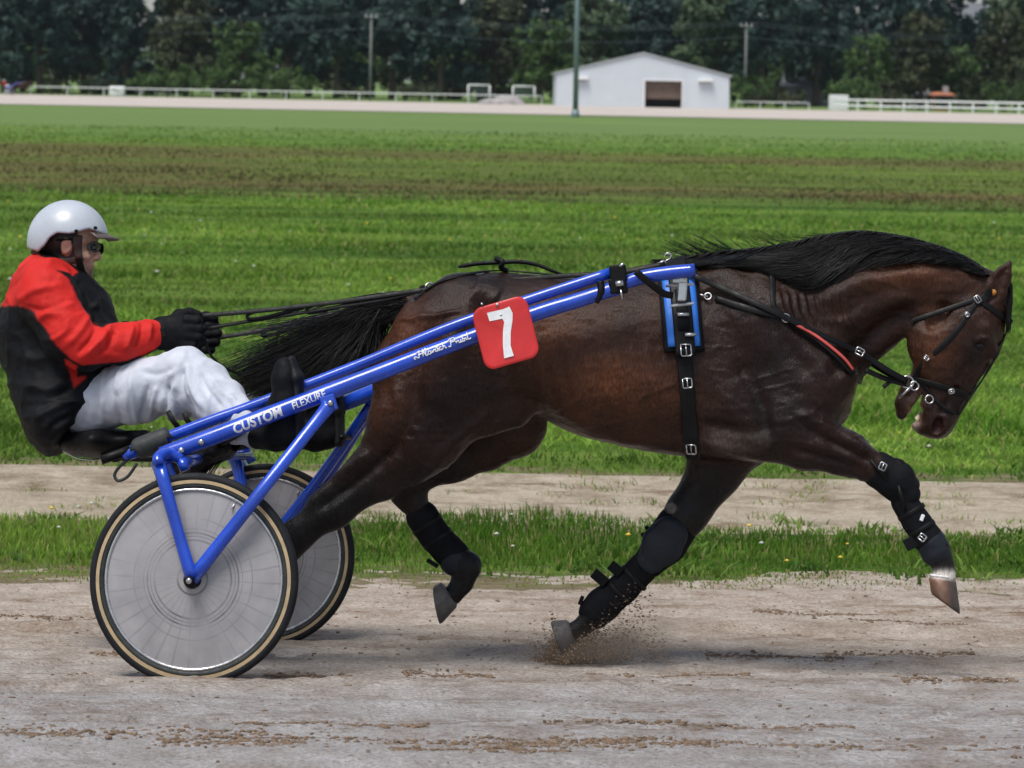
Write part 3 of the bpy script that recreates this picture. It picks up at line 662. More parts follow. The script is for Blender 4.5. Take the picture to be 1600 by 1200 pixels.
HF.chain([(720, 590, .15, 75.0, 0.095), (790, 655, .16, 56.0, 0.085), (806, 664, .165, 44.0, 0.065), (760, 690, .165, 40.0, 0.062), (705, 715, .165, 37.0, 0.056), (650, 742, .16, 25.8, 0.0387), (628, 752, .158, 24.9, 0.037), (640, 776, .158, 20.6, 0.0334), (672, 820, .155, 15.5, 0.0255), (708, 864, .152, 16.3, 0.0264), (728, 886, .15, 19.8, 0.0299), (722, 912, .15, 12.9, 0.0229), (708, 928, .15, 15.5, 0.0317)], .05, .022)
HF.chain([(640, 474, 0, 16, .035), (612, 486, 0, 11, .025)], .03)      # dock of the tail
HF.chain([(800, 640, -.16, 30, .05), (765, 655, -.18, 24, .04)], .05)  # fold of the flank
HFOOT = float(L(980, 1035, 0)[0])
horse = empty('horse', 'dark bay trotting horse with black mane and tail, number seven beside its flank', 'horse', rig(HFOOT))
def to_root(v, a0): v = np.array(v, float); v[..., 0] -= a0; return v
HV, HQ = HF.mesh(); HV = relax(HV, HQ, 2, .45)
HN = vnormals(HV, HQ); near = HV.copy(); near[:, 1] = -np.abs(near[:, 1])
hx, hy = pix(near)
g = [  # muscles, tendons, skin folds and veins
    ([(1165, 430), (1215, 520), (1280, 600)], 14, -.006), ([(1225, 470), (1285, 545), (1320, 590)], 16, -.007), ([(1150, 560), (1185, 620), (1200, 690)], 14, -.009),
    ([(1120, 600), (1150, 650), (1195, 700)], 12, .004), ([(1240, 640), (1300, 672), (1370, 715)], 9, .006), ([(1230, 700), (1300, 720), (1350, 735)], 7, -.005), ([(1250, 665), (1310, 695), (1365, 722)], 6, -.005),
    ([(1100, 690), (1150, 705), (1195, 712)], 9, .006), ([(1095, 660), (1150, 672), (1190, 680)], 9, -.005),
    ([(1310, 575), (1370, 520), (1430, 478)], 13, -.010), ([(1280, 470), (1360, 440), (1470, 425)], 16, .006), ([(1300, 520), (1370, 480), (1430, 460)], 14, .005),
    ([(640, 490), (622, 560), (625, 650)], 12, .006), ([(690, 480), (655, 560), (640, 660), (600, 720)], 14, -.009), ([(735, 470), (700, 560), (690, 640)], 20, .007), ([(745, 460), (775, 520), (790, 600)], 16, -.007),
    ([(770, 640), (720, 680), (650, 750), (590, 790)], 10, .006), ([(620, 700), (560, 750), (490, 800)], 9, -.008), ([(585, 700), (530, 745), (470, 800)], 8, .006), ([(740, 445), (780, 470)], 18, .009),
    ([(820, 600), (900, 655), (1000, 685)], 16, .005), ([(860, 655), (950, 682), (1050, 694)], 6, .003),
    ([(1500, 600), (1480, 630), (1470, 650)], 6, -.004), ([(1440, 500), (1450, 560), (1440, 590)], 12, .004), ([(1480, 470), (1470, 500), (1445, 510)], 10, -.008), ([(1518, 560), (1495, 600)], 7, -.004), ([(1440, 635), (1430, 655)], 4, -.006),
    ([(1545, 530), (1535, 527), (1522, 534)], 3.5, .004), ([(1542, 552), (1532, 555), (1522, 550)], 3.5, .003)]
for i in range(26):                                                                                     # veins
    q0 = [(880, 640), (960, 640), (1160, 600), (1230, 640), (1290, 690), (1480, 590), (700, 560), (640, 690), (1110, 560), (1390, 470)][i % 10]; an = random.uniform(-.6, .6) + (.9 if i % 10 in (5,) else 0); q1 = [(q0[0] + random.uniform(-40, 40), q0[1] + random.uniform(-30, 30))]
    for _ in range(4): an += random.uniform(-.5, .5); q1.append((q1[-1][0] + 20 * math.cos(an), q1[-1][1] + 20 * math.sin(an)))
    g.append((q1, 2.4, .0012))
for i in range(9): g.append(([(1215 + i * 13, 452 + i * 1.5), (1222 + i * 13, 480 + 2 * i), (1236 + i * 13, 505 + i)], 3.2, .0032))   # wrinkles on the neck
for i in range(7): g.append(([(622 + 9 * i, 500 + 3 * i), (640 + 9 * i, 500 - i), (668 + 9 * i, 488)], 3.5, .0028))
for i in range(8): g.append(([(835 + 25 * i, 530), (845 + 25 * i, 590), (862 + 24 * i, 640)], 7, .0022))                            # ribs
tr = np.clip(1.2 - np.abs(hy - 600) / 420, 0, 1)
disp = 2.3 * ridges(hx, hy, g) + .008 * fbm(HV * 8, 3) + (.0030 * fbm(HV * np.array([22, 40, 48]) + 3, 3) + .0013 * np.clip(1 - 6 * np.abs(vnoise(HV * np.array([16, 16, 30]) + 11)), 0, 1)) * (hy < 760)
HV2 = HV + HN * disp[:, None]
# coat colours
def gau(cx, cy, sx, sy): return np.exp(-((hx - cx) / sx) ** 2 - ((hy - cy) / sy) ** 2)
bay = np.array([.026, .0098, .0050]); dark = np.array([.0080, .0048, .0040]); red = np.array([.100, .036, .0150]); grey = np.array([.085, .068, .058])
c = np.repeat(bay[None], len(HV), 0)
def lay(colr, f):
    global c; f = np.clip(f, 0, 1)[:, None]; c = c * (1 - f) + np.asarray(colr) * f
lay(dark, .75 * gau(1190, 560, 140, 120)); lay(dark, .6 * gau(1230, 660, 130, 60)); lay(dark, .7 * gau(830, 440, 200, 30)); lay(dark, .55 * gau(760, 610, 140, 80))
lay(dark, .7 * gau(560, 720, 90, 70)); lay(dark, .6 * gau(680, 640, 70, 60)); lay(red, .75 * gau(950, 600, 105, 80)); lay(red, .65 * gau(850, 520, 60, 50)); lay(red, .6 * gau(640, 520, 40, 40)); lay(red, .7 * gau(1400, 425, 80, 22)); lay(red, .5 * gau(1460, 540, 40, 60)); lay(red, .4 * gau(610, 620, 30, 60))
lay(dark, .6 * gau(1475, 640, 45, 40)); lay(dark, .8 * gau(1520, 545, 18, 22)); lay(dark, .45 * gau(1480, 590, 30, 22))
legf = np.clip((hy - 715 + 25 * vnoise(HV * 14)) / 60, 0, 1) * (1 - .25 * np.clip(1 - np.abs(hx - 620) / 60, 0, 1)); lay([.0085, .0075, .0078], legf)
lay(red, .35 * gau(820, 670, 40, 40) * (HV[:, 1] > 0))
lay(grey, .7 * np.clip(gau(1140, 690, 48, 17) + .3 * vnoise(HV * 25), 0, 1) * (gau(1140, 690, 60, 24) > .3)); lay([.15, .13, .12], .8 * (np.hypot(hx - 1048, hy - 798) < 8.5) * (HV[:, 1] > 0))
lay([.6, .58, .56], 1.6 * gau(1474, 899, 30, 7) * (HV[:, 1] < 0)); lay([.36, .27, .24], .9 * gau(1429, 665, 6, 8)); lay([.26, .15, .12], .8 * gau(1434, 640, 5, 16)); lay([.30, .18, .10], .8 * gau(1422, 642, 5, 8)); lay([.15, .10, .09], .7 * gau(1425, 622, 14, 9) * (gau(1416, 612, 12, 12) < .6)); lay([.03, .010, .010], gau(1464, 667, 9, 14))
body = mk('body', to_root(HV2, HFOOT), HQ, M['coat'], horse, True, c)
# eyes
for s in (-1, 1):
    _es, _ = HF.snap([1531], [541], .0); e = L(1531, 541, _es[0][1] + .011); e[1] *= -s; bm = bmesh.new(); bmesh.ops.create_uvsphere(bm, u_segments=20, v_segments=12, radius=.0205)
    v = np.array([q.co[:] for q in bm.verts]) + to_root(e, HFOOT); bm.verts.index_update(); f = [[x.index for x in q.verts] for q in bm.faces]; bm.free(); mk('eye', v, f, M['eye'], horse)
# hooves: coronet heel / front, sole heel / toe (pixels), lateral position
def hoof(ch, cf, sh, stoe, lat, name='hoof', colf=None):
    A, B, C, D = [L(q[0], q[1], lat) for q in (ch, cf, sh, stoe)]; v, cl = [], []; n = 22; ks = 9
    for i in range(ks):
        t = i / (ks - 1); h, fr = A + (C - A) * t, B + (D - B) * t; ce = (h + fr) / 2; ax = (fr - h) / 2; wd = .036 + .030 * t ** .8; rr = .84 if i == 0 else (1.0 if i < ks - 1 else .93)
        for j in range(n):
            an = 2 * math.pi * j / n; x = math.cos(an); y = math.sin(an); bulge = 1 + .004 * math.sin(t * 21)
            v.append(ce + ax * x * rr * bulge + np.array([0, wd * (abs(y) ** .85 * np.sign(y)) * rr * (1 - .12 * x) * bulge, 0])); cl.append(colf(t, x))
    f = [(i * n + j, i * n + (j + 1) % n, (i + 1) * n + (j + 1) % n, (i + 1) * n + j) for i in range(ks - 1) for j in range(n)] + [tuple(range(n - 1, -1, -1)), tuple((ks - 1) * n + j for j in range(n))]
    return mk(name, to_root(v, HFOOT), f, M['hoof'], horse, True, np.array(cl))
gr = lambda t, x: np.array([.125, .115, .11]) * (1 - .25 * t) * (1.1 if x < 0 else .85)
def tan_hoof(t, x): q = np.array([.21, .105, .062]) * (1 - .5 * t); k_ = min(max((x + .1) / .6, 0), 1) * .8; q = q * (1 - k_) + np.array([.045, .042, .042]) * k_; return q if t > .12 else np.array([.55, .52, .5])
h1 = hoof((1451, 900), (1493, 902), (1455, 928), (1501, 961), -.134, colf=tan_hoof); h1['label'] = 'tan and grey hoof with a white coronet'
hoof((888, 968), (902, 1008), (860, 970), (881, 1029), .146, colf=gr); hoof((690, 909), (717, 945), (677, 916), (688, 977), .15, colf=gr); hoof((300, 990), (322, 1018), (284, 1000), (296, 1040), -.14, colf=gr)
# white hair round the near fore coronet
pts = [L(1455 + 35 * (.5 + .5 * math.cos(q)), 899 + 4 * (.5 + .5 * math.cos(q)), -.134 + .030 * math.sin(q)) for q in np.linspace(0, 2 * math.pi, 41)]
hv, hf = [], []; M['white_hair'] = simple('white_hair', (.72, .70, .69), .8, var=.2, scale=90, bmp=.5, bscale=180)
tv, tf = tube_geo(np.array(pts), .004 + .003 * RNG.random(41), 8); tv = tv + .003 * (RNG.random(tv.shape) - .5)
mk('coronet_band', to_root(tv, HFOOT), tf, M['white_hair'], horse)
# teeth and mouth lining
mb = MB()
for i in range(4): mb.box(to_root(L(1415 + i * 2, 632 + 3 * i, -.02 + .013 * i), HFOOT), (.006, 0, .002), (0, .006, 0), (-.003, 0, .009), .002)
for i in range(4): mb.box(to_root(L(1433 + i, 655 - 2 * i, -.02 + .013 * i), HFOOT), (.006, 0, .002), (0, .006, 0), (-.003, 0, .008), .002)
mb.build('teeth', M['bone'], horse)
# ------------------------------------------------------------------ hair
def strands(name, paths, rad, m, parent, n=3):
    """paths: (k, s, 3) array of strand centre lines"""
    pth = np.asarray(paths, float); k, s, _ = pth.shape; t = np.gradient(pth, axis=1); t /= np.linalg.norm(t, axis=2, keepdims=True) + 1e-9
    up = np.array([.2, .9, .35]); u = np.cross(t, up); u /= np.linalg.norm(u, axis=2, keepdims=True) + 1e-9; b = np.cross(t, u)
    rr = np.asarray(rad)[:, None] * np.linspace(1, 0, s)[None] ** .6 + .0002
    an = np.arange(n) * 2 * math.pi / n
    v = pth[:, :, None] + rr[:, :, None, None] * (np.cos(an)[None, None, :, None] * u[:, :, None] + np.sin(an)[None, None, :, None] * b[:, :, None])
    i, j, q = np.meshgrid(np.arange(k), np.arange(s - 1), np.arange(n), indexing='ij'); o = i * s * n; q2 = (q + 1) % n
    f = np.stack([o + j * n + q, o + j * n + q2, o + (j + 1) * n + q2, o + (j + 1) * n + q], -1).reshape(-1, 4)
    return mk(name, v.reshape(-1, 3), f, m, parent, True)
def bez(P0, P1, P2, P3, s):
    t = np.linspace(0, 1, s)[None, :, None]; return (1 - t) ** 3 * P0[:, None] + 3 * t * (1 - t) ** 2 * P1[:, None] + 3 * t * t * (1 - t) * P2[:, None] + t ** 3 * P3[:, None]
# tail
k = 4600; u = RNG.random(k); q = RNG.normal(0, 1, k); q = np.clip(q, -2, 2)
rootx = 640 - 46 * u; rooty = 472 + 26 * u + q * 7; lat0 = RNG.normal(0, .014, k)
cl_ = RNG.normal(0, 1, (60, 2))[RNG.integers(0, 60, k)]; endx = 400 - 6 * q + 34 * cl_[:, 0] + RNG.normal(0, 12, k) + 50 * u; endy = 603 + 15 * q + 10 * cl_[:, 1] + RNG.normal(0, 6, k) + 4 * u
w1 = RNG.random(k) < .05; endx = np.where(w1, endx - 70 * RNG.random(k), endx); endy = np.where(w1, endy - 25 + 30 * RNG.random(k), endy)
up_ = RNG.random(k) < .035; endx = np.where(up_, 350 + 80 * RNG.random(k), endx); endy = np.where(up_, 500 + 60 * RNG.random(k), endy)
dn = RNG.random(k) < .22; endx = np.where(dn, 470 + 130 * RNG.random(k), endx); endy = np.where(dn, 560 + 40 * RNG.random(k), endy)
lat1 = RNG.normal(0, .05, k)
Pt = bez(L(rootx, rooty, lat0), L(rootx - 55, rooty + 8 + 9 * q, lat0 * 1.5), L(endx * .5 + rootx * .5, endy * .55 + rooty * .45 - 4 + 7 * q, lat1 * .8), L(endx, endy, lat1), 16)
jt = np.cumsum(RNG.normal(0, 1, (k, 16, 3)) * .0016, 1); Pt = Pt + jt
strands('tail', to_root(Pt, HFOOT), .0008 + .0016 * RNG.random(k), M['hair'], horse)
# mane: roots on the crest, lying over to the near side and streaming back
crest = spline([(1078, 408), (1125, 400), (1170, 396), (1235, 386), (1290, 374), (1345, 368), (1400, 374), (1450, 386), (1500, 404), (1535, 424), (1550, 440)], 10)
cid = RNG.integers(0, 120, 4800); cpos = RNG.random(120); cdr = RNG.random(120); cph = RNG.random(120) * 6.28; clf = RNG.random(120)
ci = np.clip(cpos[cid] + RNG.normal(0, .012, 4800), 0, 1) * (len(crest) - 1); i0 = ci.astype(int).clip(0, len(crest) - 2); fr = (ci - i0)[:, None]; rt = crest[i0] * (1 - fr) + crest[i0 + 1] * fr
k = len(rt); s = 12; tt = np.linspace(0, 1, s)[None]
ln = np.interp(rt[:, 0], [1080, 1150, 1230, 1320, 1420, 1500, 1550], [60, 95, 120, 170, 190, 110, 40]) * (.55 + .6 * RNG.random(k))
dr = np.clip(.02 + 1.0 * cdr[cid] ** .7 + RNG.normal(0, .07, k), 0, 1.1)
slope = np.interp(rt[:, 0], [1080, 1200, 1345, 1450, 1550], [.02, -.06, -.05, .22, .5])
mx = rt[:, :1] - ln[:, None] * tt; base = np.interp(mx, crest[:, 0], crest[:, 1]); ph = (cph[cid] + RNG.normal(0, .3, k))[:, None]
lowb = np.interp(mx, [1040, 1089, 1154, 1195, 1215, 1250, 1275, 1297, 1338, 1378, 1440, 1500, 1550], [410, 416, 414, 422, 432, 452, 453, 446, 423, 413, 410, 418, 440])
my = base - 6 * (1 - tt) + dr[:, None] * (lowb - base) * np.sin(np.clip(tt * 1.25, 0, 1) * math.pi / 2) ** .9 + 4.0 * np.sin(tt * 5 + ph) * tt
sp_, _n = HF.snap(mx.ravel(), my.ravel(), .004, n=260, miss=-.01); mp = sp_.reshape(k, s, 3)
lift = (.003 + .022 * clf[cid][:, None] + .005 * RNG.random((k, 1))) * np.sin(np.clip(tt, 0, 1) * math.pi * .9 + .25)
mp[..., 1] -= lift; cr_l = L(mx, base - 5 - 3 * RNG.random((k, 1)), RNG.normal(0, .018, (k, 1))); wt = np.clip(1 - tt * 3.2, 0, 1)[..., None] * np.ones((k, 1, 1)); mp = mp * (1 - wt) + cr_l * wt
for _ in range(2): mp[:, 1:-1] = mp[:, 1:-1] * .5 + (mp[:, :-2] + mp[:, 2:]) * .25
nw = 260; wx = 1090 + 460 * RNG.random(nw) ** 1.6; wy = np.interp(wx, crest[:, 0], crest[:, 1]); wl = 25 + 60 * RNG.random(nw); up2 = (6 + 26 * RNG.random(nw)) * (wx < 1260) + 6 * RNG.random(nw)
z0 = RNG.normal(0, .012, nw); wp = bez(L(wx, wy + 3, z0), L(wx - wl * .3, wy - up2 * .2, z0), L(wx - wl * .7, wy - up2 * .7, z0), L(wx - wl, wy - up2, z0 - .02), s)
strands('mane', to_root(np.concatenate([mp, wp]), HFOOT), np.r_[.0009 + .0017 * RNG.random(k), .0006 + .0006 * RNG.random(nw)], M['hair'], horse)
k = 260; fx = 1548 + 26 * RNG.random(k); fy = 436 + 22 * RNG.random(k); z0 = RNG.normal(0, .022, k)
strands('forelock', to_root(bez(L(fx, fy, z0), L(fx + 14, fy + 8, z0), L(1578 + 4 * RNG.random(k), fy + 32, z0 * 1.2), L(1570 + 9 * RNG.random(k), fy + 58 + 12 * RNG.random(k), z0 * 1.4), 10), HFOOT), .0012 + .0018 * RNG.random(k), M['hair'], horse)
# ------------------------------------------------------------------ the sulky
sulky = empty('sulky', 'blue two-wheeled racing sulky with grey disc wheels behind the trotting horse', 'sulky', rig())
def Ls(pts, n=6): return spline(np.array([L(p[0], p[1], p[2]) for p in pts]), n)
def both(name, v, f, m, parent, smooth=True):
    o = mk(name, v, f, m, parent, smooth); o2 = mk(name, mirror(v), flipf(f), m, parent, smooth); return o, o2
def ptube(pts, r_px, n=14, steps=6, flat=1.0):
    p = Ls(pts, steps); r = np.interp(np.linspace(0, 1, len(p)), np.linspace(0, 1, len(pts)), [r_px[i] * mpp(pts[i][2]) for i in range(len(pts))] if isinstance(r_px, (list, tuple)) else [r_px * mpp(q[2]) for q in pts])
    return tube_geo(p, r, n, True, flat)
MAIN = [(252, 711, -.62), (330, 683, -.61), (405, 654, -.59), (483, 624, -.56), (600, 579, -.50), (690, 544, -.455), (830, 492, -.41), (900, 470, -.39), (978, 445, -.375)]
UPPER = [(203, 706, -.47), (262, 683, -.47), (330, 657, -.46), (400, 632, -.45), (560, 570, -.43), (700, 512, -.415), (830, 467, -.39), (955, 426, -.365)]
TIP = [(966, 446, -.372), (1000, 434, -.372), (1040, 427, -.372), (1086, 422, -.372)]
sh = both('shaft', *ptube(MAIN, [13, 13.5, 13.5, 13.5, 13, 12.5, 12.5, 12, 11.5]), M['blue'], sulky)
both('spring_bar', *ptube(UPPER, [9.5, 9, 9, 9, 8.5, 8.5, 8.5, 8.5]), M['blue'], sulky)
both('shaft_tip', *ptube(TIP, [10, 11, 11, 10.5]), M['blue'], sulky)
both('end_plug', *ptube([(158, 719, -.5), (204, 703, -.475)], [7.5, 7.5], 12, 3), M['black'], sulky)
both('bar_sleeve', *ptube([(193, 712, -.472), (216, 702, -.47)], [11, 11], 12, 3), M['blue'], sulky)
both('rubber_grip', *ptube([(214, 702, -.47), (218, 700, -.47), (259, 684, -.47), (263, 683, -.47)], [14, 17, 17, 14], 16, 3), M['rubber_grip'], sulky)
both('cable_loop', *ptube([(205, 714, -.48), (188, 728, -.48), (179, 742, -.48), (185, 751, -.48), (200, 744, -.48), (214, 724, -.48)], 2.6, 8), M['rubber_grip'], sulky)
# shaft clamp and strap near the front
mb = MB()
for cx, cy, hx_, hy_ in ((966, 427, 13, 13), (966, 447, 14, 12)): mb.box(L(cx, cy, -.377), np.array([hx_ * mpp(-.37), 0, .004]), (0, .031, 0), np.array([-.004, 0, hy_ * mpp(-.37)]), .006)
both('shaft_clamp', mb.v, mb.f, M['black'], sulky, False)
for q0, q1, r0 in (((966, 418, -.40), (974, 412, -.41), .005), ((962, 444, -.412), (974, 442, -.412), .011), ((970, 452, -.41), (972, 468, -.41), .004)): both('clamp_bolt', *tube_geo([L(*q0), L(*q1)], r0, 10), M['chrome'], sulky)
both('shaft_strap', *ptube([(938, 440, -.40), (939, 455, -.405), (933, 474, -.405)], [6, 6, 3], 8), M['black'], sulky)
# fork of each wheel
HL = -HALF
for lt, fr in ((HL - .05, 1), (HL + .05, 0)):
    o = (0, 0) if fr else (10, 3)
    both('fork_arm', *ptube([(247 + o[0], 722 + o[1], lt * .93 if fr else lt), (256 + o[0], 752, lt), (278, 830, lt), (300, 905, lt)], [12, 11, 10, 11], 12, 5, .8), M['blue'], sulky)
    both('fork_strut', *ptube([(515, 633, (-.60 if fr else -.57)), (490, 664, -.63 if fr else -.585), (400, 778, lt), (300, 905, lt)], [12, 10, 10, 11], 12, 5, .8), M['blue'], sulky)
mb = MB(); mb.tube(Ls([(283, 718, HL + .06), (262, 708, HL + .03), (248, 714, HL - .03), (247, 724, HL - .05)], 5), .019, 12); mb.tube([L(262, 712, HL + .06), L(262, 711, -.60)], .02, 12); mb.tube([L(283, 718, HL + .055), L(290, 735, HL + .05)], .018, 10)
both('fork_crown', mb.v, mb.f, M['blue'], sulky)
mb = MB(); mb.box(L(514, 630, -.598), (.024, 0, .008), (0, .012, 0), (-.008, 0, .026), .004); both('strut_bracket', mb.v, mb.f, M['blue'], sulky, False)
for bx_, by_, lt, rr in ((283, 704, -.652, 5.0), (314, 691, -.65, 5.0), (516, 630, -.625, 4.5)):
    mb = MB(); p = L(bx_, by_, lt); mb.tube([p + [0, .012, 0], p, p - [0, .003, 0], p - [0, .0045, 0]], [rr * mpp(lt), rr * mpp(lt), rr * .8 * mpp(lt), rr * .3 * mpp(lt)], 12)
    both('bolt', mb.v, mb.f, M['chrome'], sulky)
# cross arch and seat frame
mb = MB(); mb.tube(spline([L(283, 722, HL + .06), L(300, 720, -.55), L(312, 716, -.3), L(314, 714, 0), mirror(L(312, 716, -.3)), mirror(L(300, 720, -.55)), mirror(L(283, 722, HL + .06))], 6), .019, 12)
mb.build('cross_arch', M['blue'], sulky)
mb = MB()
for s in (-1, 1):
    q = spline([L(160, 712, -.12), L(225, 716, -.16), L(300, 712, -.2), L(350, 690, -.42), L(392, 664, -.55)], 6); q[:, 1] *= -s; mb.tube(q, .013, 10)
    q = np.array([L(178, 717, -.47), L(185, 716, -.3), L(190, 714, -.1)]); q[:, 1] *= -s; mb.tube(q, .012, 10)
mb.build('seat_frame', M['black'], sulky)
mb = MB(); mb.tube(spline([L(97, 704, -.06), L(122, 716, -.05), L(150, 718, -.03), L(170, 712, 0)], 6), .0035, 8); mb.build('seat_wire', M['silver'], sulky)
# leg straps and dark gear hanging under the seat
for x0, y0, x1, y1, lt in ((262, 642, 282, 672, -.34), (288, 645, 300, 666, -.36)): v, f = strap_geo(np.array([L(x0, y0, lt), L((x0 + x1) / 2 - 2, (y0 + y1) / 2, lt), L(x1, y1, lt)]), np.array([[0, -1, 0]] * 3), .018, .004); mk('foot_strap', v, f, M['black'], sulky)
bg_ = Field(L(230, 790, -.45) - [0, 0, 0], L(420, 670, .45), .009); bg_.chain([(265, 728, -.3, 12, .12), (305, 722, -.28, 17, .16), (345, 705, -.26, 14, .14), (375, 688, -.3, 9, .08)], .02)
v, q = bg_.mesh(); v = v + vnormals(v, q) * (.012 * fbm(v * 30, 3))[:, None]; mk('tool_bag', v, q, M['black'], sulky)
bx = RNG.random(90); Pt = bez(L(262 + 90 * bx, 724 - 12 * bx, np.full(90, -.30)), L(255 + 80 * bx, 738, np.full(90, -.32)), L(240 + 85 * bx, 748 + 5 * RNG.random(90), np.full(90, -.33)), L(225 + 90 * bx + 20 * RNG.random(90), 742 + 30 * RNG.random(90), -.3 - .1 * RNG.random(90)), 8)
strands('bag_fringe', Pt, .0012 + .001 * RNG.random(90), M['black'], sulky)
# footrests
for s in (-1, 1):
    mb = MB(); q = np.array([L(478, 600, -.52), L(478, 640, -.52), L(470, 690, -.52)]); q[:, 1] *= -s
    mb.tube([L(474, 690, -.60) * [1, -s, 1], L(476, 688, -.46) * [1, -s, 1]], .010, 10)
    mb.build('footrest', M['black'], sulky)
# wheels
def ringprof(prof, n=96):
    """revolve (radius, lateral) profile loop round the axle"""
    v = [(r * math.cos(t), l, r * math.sin(t)) for t in np.arange(n) * 2 * math.pi / n for r, l in prof]; k = len(prof)
    f = [(i * k + j, i * k + (j + 1) % k, ((i + 1) % n) * k + (j + 1) % k, ((i + 1) % n) * k + j) for i in range(n) for j in range(k)]
    return v, f
circ = lambda r0, w_, h_, n=12: [(r0 + h_ * math.sin(q), w_ * math.cos(q)) for q in np.arange(n) * 2 * math.pi / n]
for s in (-1, 1):
    wheel = bpy.data.objects.new('wheel', None); link(wheel, sulky); wheel.location = (float(0), s * HALF, WR)
    c0 = L(303, 905, -HALF); wheel.location = (float(c0[0]), s * HALF, float(c0[2]))
    # disc as two shallow cones
    rr = np.array([.0, .03, .06, .10, .15, .20, .25, .288, .292]); n = 96; v, f = [], []
    for sd in (-1, 1):
        b0 = len(v); v += [(r * math.cos(t), sd * (.030 - .085 * r), r * math.sin(t)) for r in rr[1:] for t in np.arange(n) * 2 * math.pi / n]
        f += [(b0 + i * n + j, b0 + i * n + (j + 1) % n, b0 + (i + 1) * n + (j + 1) % n, b0 + (i + 1) * n + j)[::-1 if sd > 0 else 1] for i in range(len(rr) - 2) for j in range(n)]
    mk('disc', v, f, M['disc'], wheel)
    mk('tyre', *ringprof(circ(WR - .0165, .0175, .0165, 14)), M['rubber'], wheel)
    mk('sidewall', *ringprof([(.3285, .0155), (.3285, -.0155), (.3140, -.0165), (.3140, .0165)]), M['tan'], wheel, False)
    mk('rim', *ringprof([(.3138, .0125), (.3138, -.0125), (.309, -.0145), (.3005, -.0125), (.2985, -.0085), (.2985, .0085), (.3005, .0125), (.309, .0145)]), M['rubber_grip'], wheel)
    mk('rim_edge', *ringprof([(.2984, .0105), (.2984, -.0105), (.2925, -.0125), (.288, -.0085), (.288, .0085), (.2925, .0125)]), M['silver'], wheel)
    mb = MB(); mb.tube([(0, -.055, 0), (0, -.04, 0), (0, .04, 0), (0, .055, 0)], [.02, .028, .028, .02], 20); mb.tube([(0, -.085, 0), (0, -.055, 0)], [.012, .017], 16); mb.tube([(0, .055, 0), (0, .085, 0)], [.017, .012], 16); mb.build('hub', M['black'], wheel)
    for s2 in (-1, 1): mb = MB(); mb.tube([(0, s2 * .080, 0), (0, s2 * .090, 0), (0, s2 * .093, 0)], [.010, .010, .004], 12); mb.build('axle_nut', M['chrome'], wheel)
    mk('valve', *tube_geo([(.29 * math.cos(1.1), 0, .29 * math.sin(1.1)), (.262 * math.cos(1.1), -.018, .262 * math.sin(1.1))], .003, 8), M['silver'], wheel)
# seat
st = Field(L(60, 760, -.35), L(290, 640, .35), .007)
st.chain([(120, 688, 0, 17, .16), (165, 684, 0, 18, .19), (215, 685, 0, 15, .14), (245, 688, 0, 9, .07)], .03, .03)
st.ellp(160, 694, 0, 62, 22, .17, .03, -2); st.ellp(160, 655, 0, 80, 26, .15, .02, sub=True)
v, q = st.mesh(); seat = mk('seat', relax(v, q, 2), q, M['black'], sulky)
# lettering on the outer face of the near shaft
def shaft_text(txt, x0, y0, x1, y1, hpx, lat, bold=0.0, shear=0.0, ext=.0006, name='lettering'):
    cu = bpy.data.curves.new('text', 'FONT'); cu.body = txt; cu.size = 1; cu.shear = shear; cu.offset = bold; cu.extrude = 0; cu.resolution_u = 4
    to = bpy.data.objects.new('text', cu); COL.objects.link(to); dg = bpy.context.evaluated_depsgraph_get(); me = bpy.data.meshes.new_from_object(to.evaluated_get(dg)); bpy.data.objects.remove(to)
    v = np.array([q.co[:] for q in me.vertices]); f = [tuple(p.vertices) for p in me.polygons]
    v[:, 0] -= v[:, 0].min(); v[:, 0] /= v[:, 0].max(); v[:, 1] -= v[:, 1].min(); v[:, 1] /= v[:, 1].max()
    return v[:, :2], f
def wrap_on_shaft(uv, x0, y0, x1, y1, hpx):
    """u along the shaft, v up, wrapped on the tube surface"""
    d = np.array([x1 - x0, y1 - y0], float); ln = np.hypot(*d); d /= ln; nrm = np.array([d[1], -d[0]])
    px = x0 + d[0] * uv[:, 0] * ln + nrm[0] * uv[:, 1] * hpx; py = y0 + d[1] * uv[:, 0] * ln + nrm[1] * uv[:, 1] * hpx
    if nrm[1] > 0: px = x0 + d[0] * uv[:, 0] * ln - nrm[0] * uv[:, 1] * hpx; py = y0 + d[1] * uv[:, 0] * ln - nrm[1] * uv[:, 1] * hpx
    cl = Ls(MAIN, 12); cpx, cpy = pix(cl); lat = np.interp(px, cpx, cl[:, 1]); ax = Ls(MAIN, 12)
    p = L(px, py, lat)
    # offset from the axis measured across the tube
    i = np.argmin(((cl[None, :, [0, 2]] - p[:, None][:, :, [0, 2]]) ** 2).sum(-1), 1); i = np.clip(i, 1, len(cl) - 2)
    t = cl[i + 1] - cl[i - 1]; t2 = t[:, [0, 2]] / np.linalg.norm(t[:, [0, 2]], axis=1)[:, None]; w2 = p[:, [0, 2]] - cl[i][:, [0, 2]]; off = -w2[:, 0] * t2[:, 1] + w2[:, 1] * t2[:, 0]
    rad = np.interp(px, [m_[0] for m_ in MAIN], [13, 13.5, 13.5, 13.5, 13, 12.5, 12.5, 12, 11.5]) * np.array([mpp(0)]) * (9.5 + lat) / 9.5
    p[:, 1] = lat - np.sqrt(np.maximum(rad ** 2 - off ** 2, 1e-6)) - .0012
    return p
